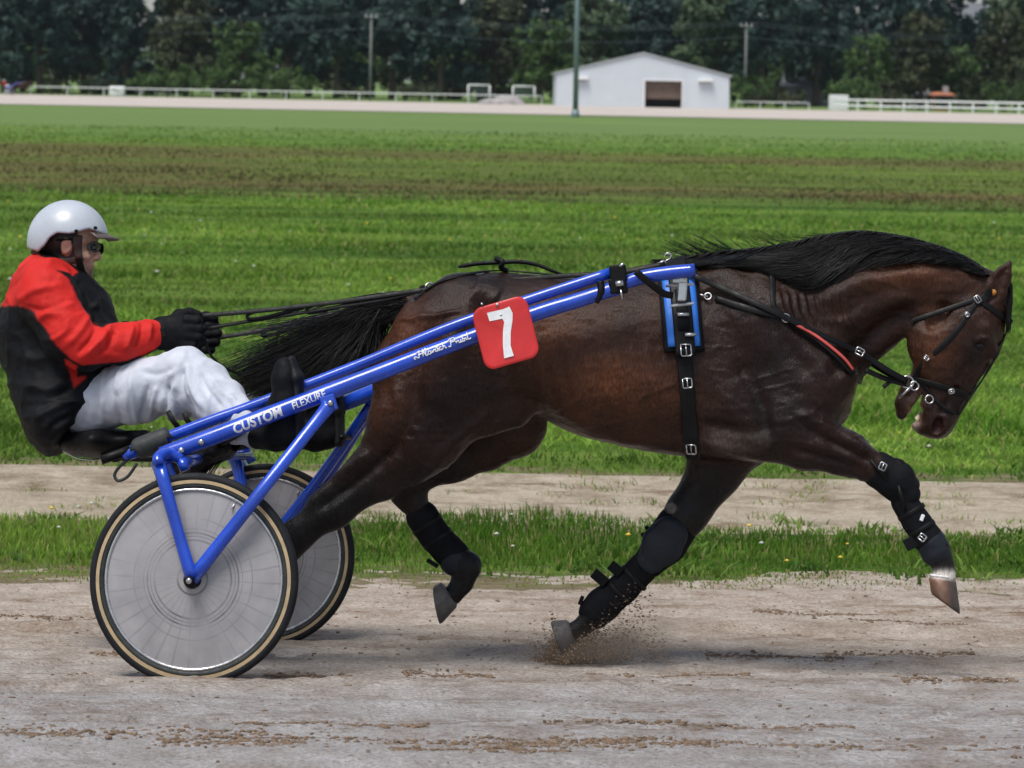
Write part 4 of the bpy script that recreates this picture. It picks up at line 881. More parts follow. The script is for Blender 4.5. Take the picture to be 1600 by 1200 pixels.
def subdiv(uv, f, name, x0, y0, x1, y1, h):
    bm = bmesh.new(); vs_ = [bm.verts.new((a, b_, 0)) for a, b_ in uv]
    for q in f:
        try: bm.faces.new([vs_[i] for i in q])
        except ValueError: pass
    bmesh.ops.triangulate(bm, faces=bm.faces[:]); bm.verts.index_update()
    bmesh.ops.subdivide_edges(bm, edges=[e for e in bm.edges if e.calc_length() > .06], cuts=3); bmesh.ops.triangulate(bm, faces=bm.faces[:]); bm.verts.index_update(); uv2 = np.array([q.co[:2] for q in bm.verts]); f2 = [tuple(x.index for x in q.verts) for q in bm.faces]; bm.free()
    return mk(name, wrap_on_shaft(uv2, x0, y0, x1, y1, h), f2, M['letter'], sulky, False)
uv, f = shaft_text('CUSTOM', 0, 0, 0, 0, 0, 0, .034, .12); subdiv(uv, f, 'lettering', 370, 678.5, 446, 648.5, 16.5)
uv, f = shaft_text('FLEXURE', 0, 0, 0, 0, 0, 0, .02, .08); subdiv(uv, f, 'lettering', 461, 641, 513, 620, 12)
# handwritten name, drawn as pen strokes (u 0..100, v 0..20)
SCR = [[(2, 2), (0, 5), (3, 7), (8, 3), (11, 15)], [(6, 13), (11, 16), (14, 14)], [(15, 2), (18, 15), (17, 17)], [(8, 8), (13, 9), (18, 9)], [(20, 3), (19, 10), (22, 17), (23, 13), (20, 3), (23, 2), (25, 4)],
       [(29, 8), (26, 8), (25, 4), (28, 2), (30, 8), (29, 3), (32, 4)], [(32, 8), (33, 3), (36, 8), (37, 7)], [(37, 5), (39, 8), (37, 3), (41, 3), (43, 7), (44, 3)], [(41, 14), (42, 3), (45, 3)], [(39, 10), (45, 11)], [(49, 8), (46, 8), (45, 4), (48, 2), (50, 4)], [(52, 16), (51, 2)], [(51, 5), (54, 8), (55, 2), (57, 3)],
       [(60, 3), (64, 2), (67, 15)], [(61, 12), (66, 17), (73, 16), (73, 10), (66, 9)], [(74, 8), (75, 3)], [(75, 6), (78, 8)], [(79, 8), (79, 3), (82, 3), (83, 8), (83, 2), (85, 3)], [(87, 16), (86, 3), (89, 3), (90, 7), (87, 7)], [(92, 8), (92, 3), (94, 3)], [(92, 11), (93, 12)], [(96, 17), (95, 4), (98, 2), (100, 4)]]
mb = MB()
for stq in SCR:
    q = spline(stq, 5) if len(stq) > 2 else np.array(stq, float)
    p = wrap_on_shaft(np.stack([q[:, 0] / 100, q[:, 1] / 20], 1), 650, 564, 738, 530.5, 15); p[:, 1] -= .001; mb.tube(p, .0021, 5, True)
mb.build('name_script', M['letter'], sulky)
# ------------------------------------------------------------------ number plate on the shaft
PC = [(735, 484), (818, 459), (845, 555), (757, 580)]
plate = empty('number_plate', 'red rounded square number plate with a white seven fixed to the near shaft', 'number plate', rig(*[float(L(790, 520, -.495)[i]) for i in (0, 2)], -.495))
p0 = L(790, 520, -.495); ex = (L(818, 459, -.495) + L(845, 555, -.495) - L(735, 484, -.495) - L(757, 580, -.495)) / 4; ez = (L(735, 484, -.495) + L(818, 459, -.495) - L(757, 580, -.495) - L(845, 555, -.495)) / 4
pts = []
rc = .36
for cx, cz, a0 in ((1, 1, 0), (-1, 1, 90), (-1, -1, 180), (1, -1, 270)):
    for q in range(9): an = R(a0 + q * 11.25); pts.append(((1 - rc) * cx + rc * math.cos(an), (1 - rc) * cz + rc * math.sin(an)))
pts = np.array(pts); bow = lambda x, z: .010 * (x * x) - .004 * z * z
n = len(pts); v, f = [], []
for sc_, dy in ((0.0, -.003), (.5, -.003), (.9, -.003), (.985, -.003), (1.0, -.001), (1.0, .001), (.985, .003), (.5, .003), (0.0, .003)):
    for x, z in pts * sc_: v.append(ex * x + ez * z + [0, dy + bow(x, z), 0])
f = [(i * n + j, i * n + (j + 1) % n, (i + 1) * n + (j + 1) % n, (i + 1) * n + j) for i in range(8) for j in range(n)]
mk('plate', v, f, M['red_plate'], plate)
def pl(px, py): q = L(px, py, -.495) - p0; A = np.array([ex[[0, 2]], ez[[0, 2]]]).T; s_ = np.linalg.solve(A, q[[0, 2]]); return s_
seven = [(761, 489), (787, 483), (796, 479), (801, 489), (801, 500), (798, 520), (798, 540), (803, 556), (788, 560), (786, 540), (786, 518), (788, 503), (785, 498), (765, 502)]
bm = bmesh.new(); vv = []
for q in seven: x, z = pl(*q); vv.append(bm.verts.new(tuple(ex * x + ez * z + [0, -.0046 + bow(x, z), 0])))
bm.faces.new(vv); bmesh.ops.triangulate(bm, faces=bm.faces[:]); bm.verts.index_update(); v = [q.co[:] for q in bm.verts]; f = [tuple(x.index for x in q.verts) for q in bm.faces]; bm.free()
mk('numeral', v, f, M['letter'], plate, False)
for q, rr in (((753, 475), 2), ((777, 476), 2.3), ((783, 492), 1.8)): x, z = pl(*q); c_ = ex * x + ez * z + [0, bow(x, z), 0]; mb = MB(); mb.tube([c_ + [0, .0, 0], c_ + [0, -.0055, 0]], rr * mpp(-.495), 10); mb.build('rivet', M['silver'], plate)
for q in ((770, 530), (815, 512)): x, z = pl(*q); c_ = ex * x + ez * z; mb = MB(); mb.box(c_ + [0, .025, 0], (.012, 0, .004), (0, .022, 0), (-.006, 0, .03)); mb.build('clip', M['black'], plate, False)
# ------------------------------------------------------------------ the driver
A0 = float(L(150, 690, 0)[0]); B0 = float(L(150, 690, 0)[2])
person = empty('person', 'driver in red and black jacket, white trousers and white helmet seated in the sulky', 'person', rig(A0, B0))
def tp(v): v = np.array(v, float); v[..., 0] -= A0; v[..., 2] -= B0; return v
def fieldfor(x0, y0, x1, y1, l0, l1, h): a = L(x0, y1, 0); b_ = L(x1, y0, 0); return Field((a[0], l0, a[2]), (b_[0], l1, b_[2]), h)
ARM = lambda s: [(72, 462, .20 * s), (104, 522, .245 * s), (132, 541, .25 * s), (188, 537, .20 * s), (246, 522, .135 * s)]
LEG = lambda s: [(142, 628, .085 * s), (210, 612, .15 * s), (290, 583, .22 * s), (345, 630, .33 * s), (392, 668, .43 * s), (420, 684, .47 * s)] if s < 0 else [(142, 628, .085), (212, 612, .15), (292, 596, .22), (358, 642, .33), (430, 666, .43), (462, 680, .47)]
# body under the clothes, with the bare face, neck and ears
bf = fieldfor(-40, 290, 480, 760, -.6, .6, .0058)
bf.chain([(95, 440, 0, 30, .065), (103, 415, 0, 30, .06)], .02); bf.chain([(80, 460, 0, 34, .15), (88, 520, 0, 60, .15), (100, 590, 0, 62, .15), (108, 640, 0, 44, .15)], .05)
bf.ellp(103, 365, 0, 50, 46, .078, .02); bf.chain([(117, 386, 0, 33, .066), (122, 408, 0, 24, .052), (135, 425, 0, 9, .028)], .02, .02)
bf.ellp(139, 374, 0, 12, 8, .045, .015)                                                             # brow
bf.chain([(146, 383, 0, 5, .010), (154, 401, 0, 5, .013)], .010); bf.ellp(150, 404, 0, 7, 4, .018, .006)   # nose
bf.chain([(144, 414, -.014, 4, .012), (144, 414, .014, 4, .012)], .006); bf.chain([(142, 420, -.012, 3.8, .011), (142, 420, .012, 3.8, .011)], .006); bf.chain([(149, 417, -.03, 1.2, .004), (149, 417, .03, 1.2, .004)], .003, sub=True)
bf.ellp(138, 429, 0, 8, 7, .022, .01)
for s in (-1, 1):
    bf.ellp(146, 385, .032 * s, 6, 5, .012, .008, sub=True); bf.ellp(131, 400, .045 * s, 12, 9, .018, .015)
    bf.ellp(104, 385, .073 * s, 9, 14, .011, .008, 12); bf.ellp(105, 384, .083 * s, 5, 8, .008, .004, 12, sub=True)
    q = ARM(s); bf.chain([(*q[0], 26), (*q[1], 22), (*q[2], 20), (*q[3], 18), (*q[4], 14), (268, 519, .14 * s, 13)], .03)
    q = LEG(s); bf.chain([(*q[0], 36), (*q[1], 34), (*q[2], 27), (*q[3], 24), (*q[4], 17), (*q[5], 15), (440 + 50 * (s > 0), 660, .5 * s, 14), (446 + 55 * (s > 0), 605, .505 * s, 12)], .03)
v, q = bf.mesh(); v = relax(v, q, 1); px_, py_ = pix(v)
sk = np.repeat(np.array([[.56, .33, .235]]), len(v), 0); fv_ = np.clip(fbm(v * 60, 2) * .6 + .9, .6, 1.2)[:, None]
be = np.exp(-((px_ - 138) / 16) ** 2 - ((py_ - 427) / 10) ** 2)[:, None]; sk = sk * (1 - .62 * be) + np.array([.06, .045, .04]) * .62 * be
ho = np.exp(-((px_ - 104) / 10) ** 2 - ((py_ - 386) / 15) ** 2)[:, None]; sk = sk * (1 - .5 * ho) + np.array([.42, .15, .09]) * .5 * ho
hair_ = ((px_ < 122) & (py_ < 408) & (np.hypot((px_ - 104) / 9, (py_ - 386) / 14) > 1))[:, None]; sk = np.where(hair_, np.array([.02, .015, .012]), sk)
mk('body', tp(v), q, M['skin'], person, True, sk * fv_)
# jacket
jf = fieldfor(-50, 390, 300, 730, -.45, .45, .0046)
jf.chain([(62, 440, 0, 36, .15), (86, 505, 0, 86, .185), (106, 575, 0, 92, .20), (104, 630, 0, 72, .225), (100, 662, 0, 48, .22), (98, 672, 0, 32, .20)], .05, .06)
hl0, hl1 = L(95, 700, 0), L(213, 566, 0); hd = hl1 - hl0; hd /= np.linalg.norm(hd)
jf.put(lambda X, Y, Z: ((X - hl0[0]) * -hd[2] + (Z - hl0[2]) * hd[0]) + 0 * Y, jf.lo, jf.lo + (jf.n - 1) * jf.h, .01, True)
jf.chain([(96, 452, 0, 36, .10), (110, 476, 0, 48, .15), (125, 502, 0, 52, .15)], .05)
jf.chain([(70, 437, -.17, 34, .07), (70, 437, .17, 34, .07)], .05)
for s in (-1, 1):
    q = ARM(s); jf.chain([(*q[0], 46, .085), (*q[1], 40, .075), (*q[2], 35, .07), (*q[3], 29, .06), (*q[4], 22, .045)], .035, .025)
jf.chain([(84, 418, 0, 32, .078), (108, 434, 0, 27, .07)], .02)       # collar
jf.chain([(96, 396, 0, 27, .068), (104, 414, 0, 26, .062)], .004, sub=True)
jf.ellp(62, 420, 0, 14, 8, .05, .02, -20)
v, q = jf.mesh(); v = relax(v, q, 1); nr = vnormals(v, q); nv = v.copy(); nv[:, 1] = -np.abs(nv[:, 1]); x_, y_ = pix(nv)
jr = [([(28, 470), (55, 455), (100, 445)], 6, .006), ([(60, 500), (90, 480), (118, 478)], 6, .006), ([(38, 478), (70, 485), (110, 470)], 5, -.006), ([(105, 540), (128, 515), (140, 490)], 6, .008), ([(120, 555), (142, 530), (150, 512)], 5, -.007), ([(130, 556), (158, 530), (166, 514)], 5, .007), ([(150, 560), (172, 536), (178, 516)], 5, -.006),
      ([(196, 548), (203, 528), (208, 508)], 4.5, .006), ([(212, 546), (220, 526), (222, 506)], 4, -.006), ([(226, 544), (233, 524), (236, 504)], 4, .006), ([(88, 432), (105, 440), (125, 470)], 5, .004), ([(150, 470), (160, 500), (175, 515)], 5, .005), ([(130, 450), (145, 490), (150, 515)], 4, -.004),
      ([(40, 600), (75, 610), (110, 590)], 7, .006), ([(35, 635), (70, 630), (120, 600)], 6, -.005), ([(50, 660), (80, 640), (130, 620)], 6, .006), ([(70, 680), (90, 660), (130, 640)], 5, -.005), ([(10, 540), (40, 560), (80, 555)], 9, .004)]
v2 = v + nr * (ridges(x_, y_, jr) * 1.5 + .008 * fbm(v * np.array([16, 10, 16]), 3) + .007 * np.clip(1 - 5 * np.abs(vnoise(v * np.array([13, 9, 17]) + 5)), 0, 1))[:, None]
red_p = [(-20, 478), (35, 478), (52, 485), (70, 512), (90, 540), (110, 562), (130, 570), (180, 565), (225, 553), (250, 538), (262, 520), (245, 490), (205, 500), (160, 512), (138, 500), (128, 480), (115, 462), (104, 440), (85, 420), (112, 432), (120, 428), (95, 405), (40, 400), (-20, 440)]
side_p = [(101, 560), (114, 568), (132, 576), (134, 590), (116, 606)]
isred = inpoly(x_, y_, red_p) | inpoly(x_, y_, side_p)
isred |= (y_ < 478) & (x_ < 62)
slv = inpoly(x_, y_, [(120, 572), (190, 566), (235, 552), (262, 532), (262, 560), (120, 590)]); isred &= ~slv
c_ = np.where(isred[:, None], np.array([.56, .022, .018]), np.array([.0050, .0054, .007]))
c_ = relax(c_.astype(float), q, 2, .6); mk('jacket', tp(v2), q, M['jacket'], person, True, c_)
mb = MB(); mb.tube(tp([L(118, 428, -.06), L(126, 450, -.09), L(140, 478, -.10), L(160, 505, -.10)]), .003, 6); mb.build('zip', M['black'], person)
# trousers
tf_ = fieldfor(60, 520, 460, 740, -.6, .6, .0058)
for s in (-1, 1):
    q = LEG(s); tf_.chain([(*q[0], 42, .10), (*q[1], 46, .105), (*q[2], 37, .085), (318 + 8 * (s > 0), 606 + 14 * (s > 0), .27 * s, 39, .08), (*q[3], 37, .075), (385 + 40 * (s > 0), 664 - 4 * (s > 0), .415 * s, 28, .065), (401 + 50 * (s > 0), 678 - 4 * (s > 0), .44 * s, 22, .06)], .04, .03)
    tf_.ellp(272, 628, .22 * s, 34, 24, .07, .03, 30); tf_.ellp(362, 676, .37 * s, 22, 16, .05, .02, 20)
tf_.chain([(135, 630, -.08, 44, .10), (135, 630, .08, 44, .10)], .04); tf_.chain([(118, 642, 0, 32, .15), (150, 640, 0, 36, .15)], .04)
v, q = tf_.mesh(); v = relax(v, q, 1); nr = vnormals(v, q); nv = v.copy(); nv[:, 1] = -np.abs(nv[:, 1]); x_, y_ = pix(nv)
pr = [([(265, 600), (262, 625), (252, 660)], 4, -.008), ([(275, 595), (272, 630), (276, 650)], 4, .008), ([(285, 575), (284, 605), (300, 645)], 4, -.009), ([(296, 568), (298, 600), (318, 640)], 4, .007), ([(310, 580), (325, 610), (350, 640)], 4, -.006), ([(246, 600), (240, 630), (228, 662)], 4, .007), ([(232, 600), (225, 632), (218, 662)], 4, -.006),
      ([(205, 595), (208, 630), (215, 662)], 4.5, .006), ([(180, 610), (185, 640), (190, 664)], 4, -.005), ([(160, 620), (160, 645), (158, 664)], 4, .005), ([(135, 625), (133, 650), (128, 668)], 4, -.004), ([(330, 590), (350, 615), (385, 640)], 4, .005), ([(340, 650), (360, 665), (385, 672)], 4, .006), ([(325, 655), (350, 674), (372, 684)], 4, -.006), ([(360, 620), (368, 640), (362, 660)], 4, .006), ([(290, 552), (278, 575), (262, 590)], 5, .004), ([(220, 580), (245, 585), (275, 575)], 5, -.004)]
v2 = v + nr * (1.5 * ridges(x_, y_, pr) +   .006 * fbm(v * np.array([15, 15, 9]), 3) + .006 * np.clip(1 - 5 * np.abs(vnoise(v * np.array([19, 12, 9]) + 3)), 0, 1) + .002 * fbm(v * 38, 2))[:, None]
tc = np.repeat(np.array([[.53, .56, .64]]), len(v), 0)
mk('trousers', tp(v2), q, M['trousers'], person, True, tc)
# gloved hands closed on the reins: palm, four unequal fingers curled, thumb on top
for s, dx, dy in ((-1, 0, 0), (1, 26, 6)):
    gf = fieldfor(215, 460, 375, 580, min(s * .02, s * .26), max(s * .02, s * .26), .0032); m_ = lambda x, y, l: (x + dx, y + dy, l * s)
    gf.chain([(*m_(241, 523, .137), 21, .036), (*m_(252, 521, .137), 24, .036), (*m_(262, 519, .137), 22, .034)], .012)            # cuff
    gf.chain([(*m_(262, 519, .137), 22, .034), (*m_(282, 520, .137), 24, .030), (*m_(294, 519, .135), 23, .026)], .02)
    for j, (yy, fl) in enumerate(((500, 19), (513, 22), (526, 20), (538, 15))):
        kx = 294 + (2, 4, 3, -2)[j]
        gf.chain([(*m_(kx - 4, yy, .146), 9.0), (*m_(kx + fl * .62, yy + 1, .142), 8.2), (*m_(kx + fl * .72, yy + 2, .112), 7.4), (*m_(kx + 2, yy + 3, .098), 6.6)], .006, .004)
    gf.chain([(*m_(266, 505, .125), 11), (*m_(280, 493, .112), 10), (*m_(296, 489, .104), 8.6), (*m_(309, 492, .102), 6.6)], .010, .006)    # thumb
    v, q = gf.mesh(); nr = vnormals(v, q); v2 = v + nr * (.0022 * fbm(v * 55, 3))[:, None]
    g_ = mk('glove', tp(v2), q, M['black_soft'], person)
    mb = MB(); c0 = L(255 + dx, 519 + dy, .176 * s); mb.box(tp(c0), (.009, 0, .002), (0, .004, 0), (-.003, 0, .016), .002); mb.build('glove_tab', M['black'], g_, False)
# boots braced on the footrests, toes up
for s in (-1, 1):
    fx = 62 if s > 0 else 0
    bt = fieldfor(370 + fx, 530, 520 + fx, 730, min(s * .40, s * .64), max(s * .40, s * .64), .0045)
    bt.chain([(404 + fx, 680, .46 * s, 22, .05), (432 + fx, 682, .50 * s, 22, .046), (452 + fx, 678, .51 * s, 22, .044)], .02)
    bt.chain([(448 + fx, 676, .51 * s, 24, .046), (447 + fx, 630, .512 * s, 22, .050), (446 + fx, 592, .512 * s, 21, .048), (446 + fx, 576, .512 * s, 18, .042)], .015)
    bt.ellp(430 + fx, 650, .50 * s, 20, 26, .046, .03); v, q = bt.mesh(); v = v + vnormals(v, q) * (.0025 * fbm(v * 40, 3))[:, None]
    bo = mk('boot', tp(relax(v, q, 1)), q, M['black_soft'], person); bo['label'] = 'black boot braced on the footrest'
    sf = fieldfor(370 + fx, 530, 520 + fx, 730, min(s * .40, s * .64), max(s * .40, s * .64), .0045)
    sf.chain([(468 + fx, 690, .51 * s, 9, .042), (468 + fx, 640, .512 * s, 8, .046), (465 + fx, 590, .512 * s, 8, .047), (456 + fx, 562, .512 * s, 6, .036)], .01)
    v, q = sf.mesh(); mk('sole', tp(v), q, M['rubber'], bo)
# helmet
hf_ = fieldfor(20, 290, 205, 430, -.2, .2, .0042)
cutx = np.array([L(x, 380, 0)[0] for x in (38, 45, 70, 80, 90, 101, 118, 128, 146, 160, 172)]); cutz = np.array([L(100, y, 0)[2] for y in (386, 390, 396, 388, 374, 367, 368, 366, 359, 364, 369)])
hc = L(106, 377, 0); mm = mpp(0)
def shell(X, Y, Z):
    e = np.sqrt(((X - hc[0]) / (65 * mm)) ** 2 + (Y / .122) ** 2 + ((Z - hc[2]) / (66 * mm)) ** 2); d = (e - 1) * .122
    d = np.maximum(d, -(d + .016)); cut = np.interp(X[:, 0, 0], cutx, cutz).astype(np.float32)[:, None, None]
    k = .006; h = np.maximum(k - np.abs(d - (cut - Z)), 0) / k; return np.maximum(d, cut - Z) + h * h * k * .25
hf_.F[...] = shell(hf_.ax[0][:, None, None], hf_.ax[1][None, :, None], hf_.ax[2][None, None, :])
v, q = hf_.mesh(); helmet = mk('helmet', tp(relax(v, q, 2)), q, M['helmet'], person); helmet['label'] = 'glossy white skull helmet with peak and dark studs'
# peak
v, f = [], []
for i, t_ in enumerate(np.linspace(-1, 1, 17)):
    for r_, dz in ((0, 0), (.5, 0), (1, -.004), (1, -.010), (.5, -.008), (0, -.008)):
        x = 150 + 12 * (1 - t_ * t_) + r_ * 24 * (1 - .55 * t_ * t_); y = 365 + r_ * 6; p = L(x, y, 0); v.append([p[0], t_ * .088, p[2] + dz + .012 * (1 - t_ * t_) * 0])
f = [(i * 6 + j, i * 6 + (j + 1) % 6, (i + 1) * 6 + (j + 1) % 6, (i + 1) * 6 + j) for i in range(16) for j in range(6)] + [(5, 4, 3, 2, 1, 0), tuple(96 + j for j in range(6))]
M['peak'] = simple('smoked_peak', (.11, .085, .075), .35, var=.2); mk('peak', tp(v), f, M['peak'], helmet)
mb = MB()
for x, y in ((67, 388), (119, 361), (149, 356)):
    e_ = 1 - ((x - 106) / 65) ** 2 - ((y - 377) / 66) ** 2; lt = -.122 * math.sqrt(max(e_, .02)); p = tp(L(x, y, lt)); o_ = MB(); o_.tube([p + [0, .006, 0], p - [0, .003, 0], p - [0, .004, 0]], [.0065, .0065, .004], 10); o_.build('stud', M['black'], helmet)
# brown leather liner round the nape and ear, chin strap
mb = MB()
def headpt(x, y, off): p, n_ = bf.snap([x], [y], off, -.3, .1, 300, miss=-.06); return p[0], n_[0]
def headstrap(name, pts, wpx, m, off=.003, th=.005, par=None):
    s_ = spline(pts, 6); p, n_ = bf.snap(s_[:, 0], s_[:, 1], off, -.3, .1, 300, miss=-.06); w_ = np.interp(np.linspace(0, 1, len(s_)), np.linspace(0, 1, len(wpx)), np.array(wpx) * mm)
    p[1:-1] = (p[1:-1] * 2 + p[:-2] + p[2:]) / 4
    v, f = strap_geo(p, n_, w_, th); mk(name, tp(v), f, m, par or person); v2 = v.copy(); v2[:, 1] *= -1; mk(name, tp(v2), flipf(f), m, par or person)
headstrap('helmet_liner', [(50, 392), (62, 400), (85, 408), (110, 408), (130, 402)], [8, 12, 13, 11, 9], M['brown_leather'])
headstrap('helmet_liner', [(121, 368), (121, 385), (123, 404)], [16, 14, 10], M['brown_leather'], .006)
headstrap('chin_strap', [(122, 400), (126, 418), (132, 434)], [11, 11, 9], M['black'], .005)
# sunglasses
gl = bpy.data.objects.new('sunglasses', None); link(gl, person)
lp = [(0, 0)] + [(rr * math.cos(q), rr * math.sin(q)) for rr in (.5, .85, 1.0) for q in np.arange(20) * 2 * math.pi / 20]
lx = np.array([146.5 + 11 * p[0] for p in lp]); ly = np.array([386 + 8.8 * p[1] * (1 if p[0] > -.2 else .8) for p in lp]); lq, ln_ = bf.snap(lx, ly, .006, -.3, .1, 300, miss=-.03)
lq = L(lx, ly, np.interp(lx, [134, 140, 147, 153, 158], [-.068, -.064, -.056, -.043, -.022])); n = 20
lf = [(0, 1 + (j + 1) % n, 1 + j) for j in range(n)] + [(1 + i_ * n + j, 1 + i_ * n + (j + 1) % n, 1 + (i_ + 1) * n + (j + 1) % n, 1 + (i_ + 1) * n + j)[::-1] for i_ in range(2) for j in range(n)]
for s in (-1, 1):
    q = lq if s < 0 else mirror(lq); mk('lens', tp(np.vstack([q, q + [0, .002 * -s, 0]])), [tuple(f_) for f_ in lf] + [tuple(x + len(q) for x in f_[::-1]) for f_ in lf] + [(41 + j, 41 + (j + 1) % n, 41 + len(q) + (j + 1) % n, 41 + len(q) + j) for j in range(n)], M['glass_dark'], gl)
    mb = MB(); mb.tube(tp([L(138, 380, .062) * [1, s, 1], L(124, 378, .079) * [1, s, 1], L(106, 380, .086) * [1, s, 1]]), .0034, 8); mb.build('temple', M['black'], gl)
mb = MB(); mb.tube(tp([L(153, 381, -.012), L(155, 380, 0), L(153, 381, .012)]), .0028, 8); mb.build('bridge', M['black'], gl)
# ------------------------------------------------------------------ harness on the horse
def th_(v): return to_root(v, HFOOT)
harness = empty('harness', 'black driving harness with blue padded saddle buckled round the horse behind its shoulders', 'harness', rig(HFOOT))
def hstrap(name, pts, wpx, m, par, off=.004, th=.005, sm=2, both_=True, n=8, miss=None, fld=None):
    s_ = spline(pts, n); p, n_ = (fld or HF).snap(s_[:, 0], s_[:, 1], off, miss=miss)
    for _ in range(sm): p[1:-1] = (p[1:-1] * 2 + p[:-2] + p[2:]) / 4; n_[1:-1] = (n_[1:-1] * 2 + n_[:-2] + n_[2:]) / 4
    w_ = np.interp(np.linspace(0, 1, len(s_)), np.linspace(0, 1, len(wpx)), np.array(wpx, float) * mpp(-.2)); v, f = strap_geo(p, n_, w_, th)
    o = mk(name, th_(v), f, m, par)
    if both_: v2 = mirror(v); mk(name, th_(v2), flipf(f), m, par)
    return o, p, n_
def buckle(p, n_, t_, w_, h_, par, name='buckle', r=.0028, m=None):
    """rectangular frame with a tongue lying on a strap"""
    n_ = n_ / np.linalg.norm(n_); t_ = t_ - n_ * (t_ @ n_); t_ /= np.linalg.norm(t_); b_ = np.cross(n_, t_); mb = MB(); q = p + n_ * .006
    cs = [q + t_ * h_ * i + b_ * w_ * j for i, j in ((-1, -1), (-1, 1), (1, 1), (1, -1))]; cs = [cs[0], cs[0] * .1 + cs[1] * .9, cs[1] * .9 + cs[2] * .1, cs[1] * .1 + cs[2] * .9, cs[2] * .9 + cs[3] * .1, cs[2] * .1 + cs[3] * .9, cs[3] * .9 + cs[0] * .1, cs[0]]
    mb.tube(cs, r, 8); o = mb.build(name, m or M['chrome'], par)
    mb2 = MB(); mb2.tube([q - t_ * h_, q + t_ * h_ * .9 + n_ * .003], r * .8, 6); mb2.build('tongue', m or M['chrome'], o); return o
def ringo(c, n_, r, tr, par, name='ring', m=None, st=0, sp=2 * math.pi):
    n_ = n_ / np.linalg.norm(n_); u = np.cross(n_, [0, 0, 1.0]); u /= np.linalg.norm(u); b_ = np.cross(n_, u); an = np.linspace(st, sp, 28)
    mb = MB(); mb.tube(np.array([c + r * (u * math.cos(q) + b_ * math.sin(q)) for q in an]), tr, 8); return mb.build(name, m or M['chrome'], par)
# girth: closed loop round the chest in a plane that leans a little
cg = L(1070, 560, 0); slope = float((L(1062, 460, 0)[0] - L(1082, 700, 0)[0]) / (L(1062, 460, 0)[2] - L(1082, 700, 0)[2]))
HT = Field((float(cg[0]) - .4, -.42, .5), (float(cg[0]) + .4, .42, 1.7), .01); HT.put(torso, HT.lo, HT.lo + (HT.n - 1) * HT.h, 0)
for s in (-1, 1): HT.chain([(1135, 445, .09 * s, 34, .075), (1190, 510, .15 * s, 58, .075)], .05); HT.ellp(1150, 640, .17 * s, 60, 52, .06, .05); HT.ellp(1090, 690, .10 * s, 80, 20, .09, .05)
gp, gn = HT.ring((cg[0], cg[2]), 96, .006, slope); gp[:] = (gp * 2 + np.roll(gp, 1, 0) + np.roll(gp, -1, 0)) / 4; gp = np.vstack([gp, gp[:2]]); gn = np.vstack([gn, gn[:2]])
v, f = strap_geo(gp, gn, .052, .007); mk('girth', th_(v), f, M['black'], harness)
def band(name, t0, t1, w_, th, m, base, par):
    sel = [i for i in range(97) if t0 <= (i / 96 * 360) <= t1]; v, f = strap_geo(gp[sel], gn[sel], w_, th, base); return mk(name, th_(v), f, m, par)
# ring runs far side (0) - top (90) - near side (180) - bottom (270)
for a0, a1 in ((112, 178), (2, 68)):
    o = band('saddle_pad', a0, a1, .142, .014, M['black_soft'], .003, harness)
    band('pad_face', a0 + 5, a1 - 5, .115, .021, M['blue_pad'], .003, o); band('pad_strap', a0 - 8, a1 + 2, .070, .010, M['black'], .0235, o); band('strap_keeper', a0 + 16, a1 - 16, .040, .005, M['black_soft'], .034, o)
o = band('saddle_bridge', 66, 114, .07, .016, M['black'], .004, harness)
def gat(deg, off=.03): i = int(round(deg / 360 * 96)) % 96; return gp[i] + gn[i] * off, gn[i], gp[(i + 1) % 96] - gp[i - 1]
for dg_, off, w_, h_ in ((177, .032, .018, .020), (200, .012, .016, .016), (235, .01, .016, .02)):
    for mir in (0, 1):
        p, n_, t_ = gat(dg_, off)
        if mir: p, n_, t_ = mirror(p), mirror(n_), mirror(t_)
        buckle(th_(p), n_, t_, w_, h_, harness)
for dg_ in (150, 166):
    p, n_, t_ = gat(dg_, .042); b_ = np.cross(n_, t_ / np.linalg.norm(t_)); mb = MB(); q = p if dg_ == 150 else p + b_ * .02; mb.tube(th_([q - b_ * .020, q + b_ * .020]), .0065, 10); mb.build('slide_bar', M['silver'], harness)
# coupling block that carries the shaft tip
mb = MB(); mb.box(th_(L(1066, 455, -.335)), (.016, 0, 0), (0, .022, 0), (.002, 0, .034), .004); o = mb.build('coupling', M['silver'], harness, False)
mb = MB(); mb.box(th_(L(1062, 438, -.345)), (.026, 0, 0), (0, .016, 0), (0, 0, .010), .003); mb.tube(th_([L(1048, 478, -.33), L(1084, 474, -.33)]), .006, 8); mb.tube(th_([L(1040, 447, -.34), L(1084, 444, -.34)]), .005, 8); mb.build('coupling_pin', M['chrome'], o, False)
for q in (0,): pass
mb = MB(); mb.box(th_(mirror(L(1066, 455, -.335))), (.016, 0, 0), (0, .022, 0), (.002, 0, .034), .004); mb.build('coupling', M['silver'], harness, False)
for s in (-1, 1):
    v, f = strap_geo(spline([L(993, 424, -.41), L(1012, 440, -.40), L(1036, 458, -.37), L(1052, 462, -.345)], 6), np.tile([0, -1.0, 0], (19, 1)), .024, .005); v = np.array(v)
    if s > 0: v = mirror(v); f = flipf(f)
    mk('tug_strap', th_(v), f, M['black'], harness)
# terret hook on top of the saddle
mb = MB(); mb.tube(th_(spline([L(1034, 420, -.03), L(1038, 410, -.03), L(1046, 405, -.03), L(1049, 399, -.03), L(1043, 396, -.03), L(1038, 400, -.03)], 6)), .0045, 8); mb.tube(th_([L(1022, 418, -.05), L(1036, 408, -.03), L(1046, 410, -.03)]), .006, 8); mb.box(th_(L(1036, 413, -.035)), (.02, 0, .004), (0, .02, 0), (-.003, 0, .009), .003); mb.build('terret', M['chrome'], harness)
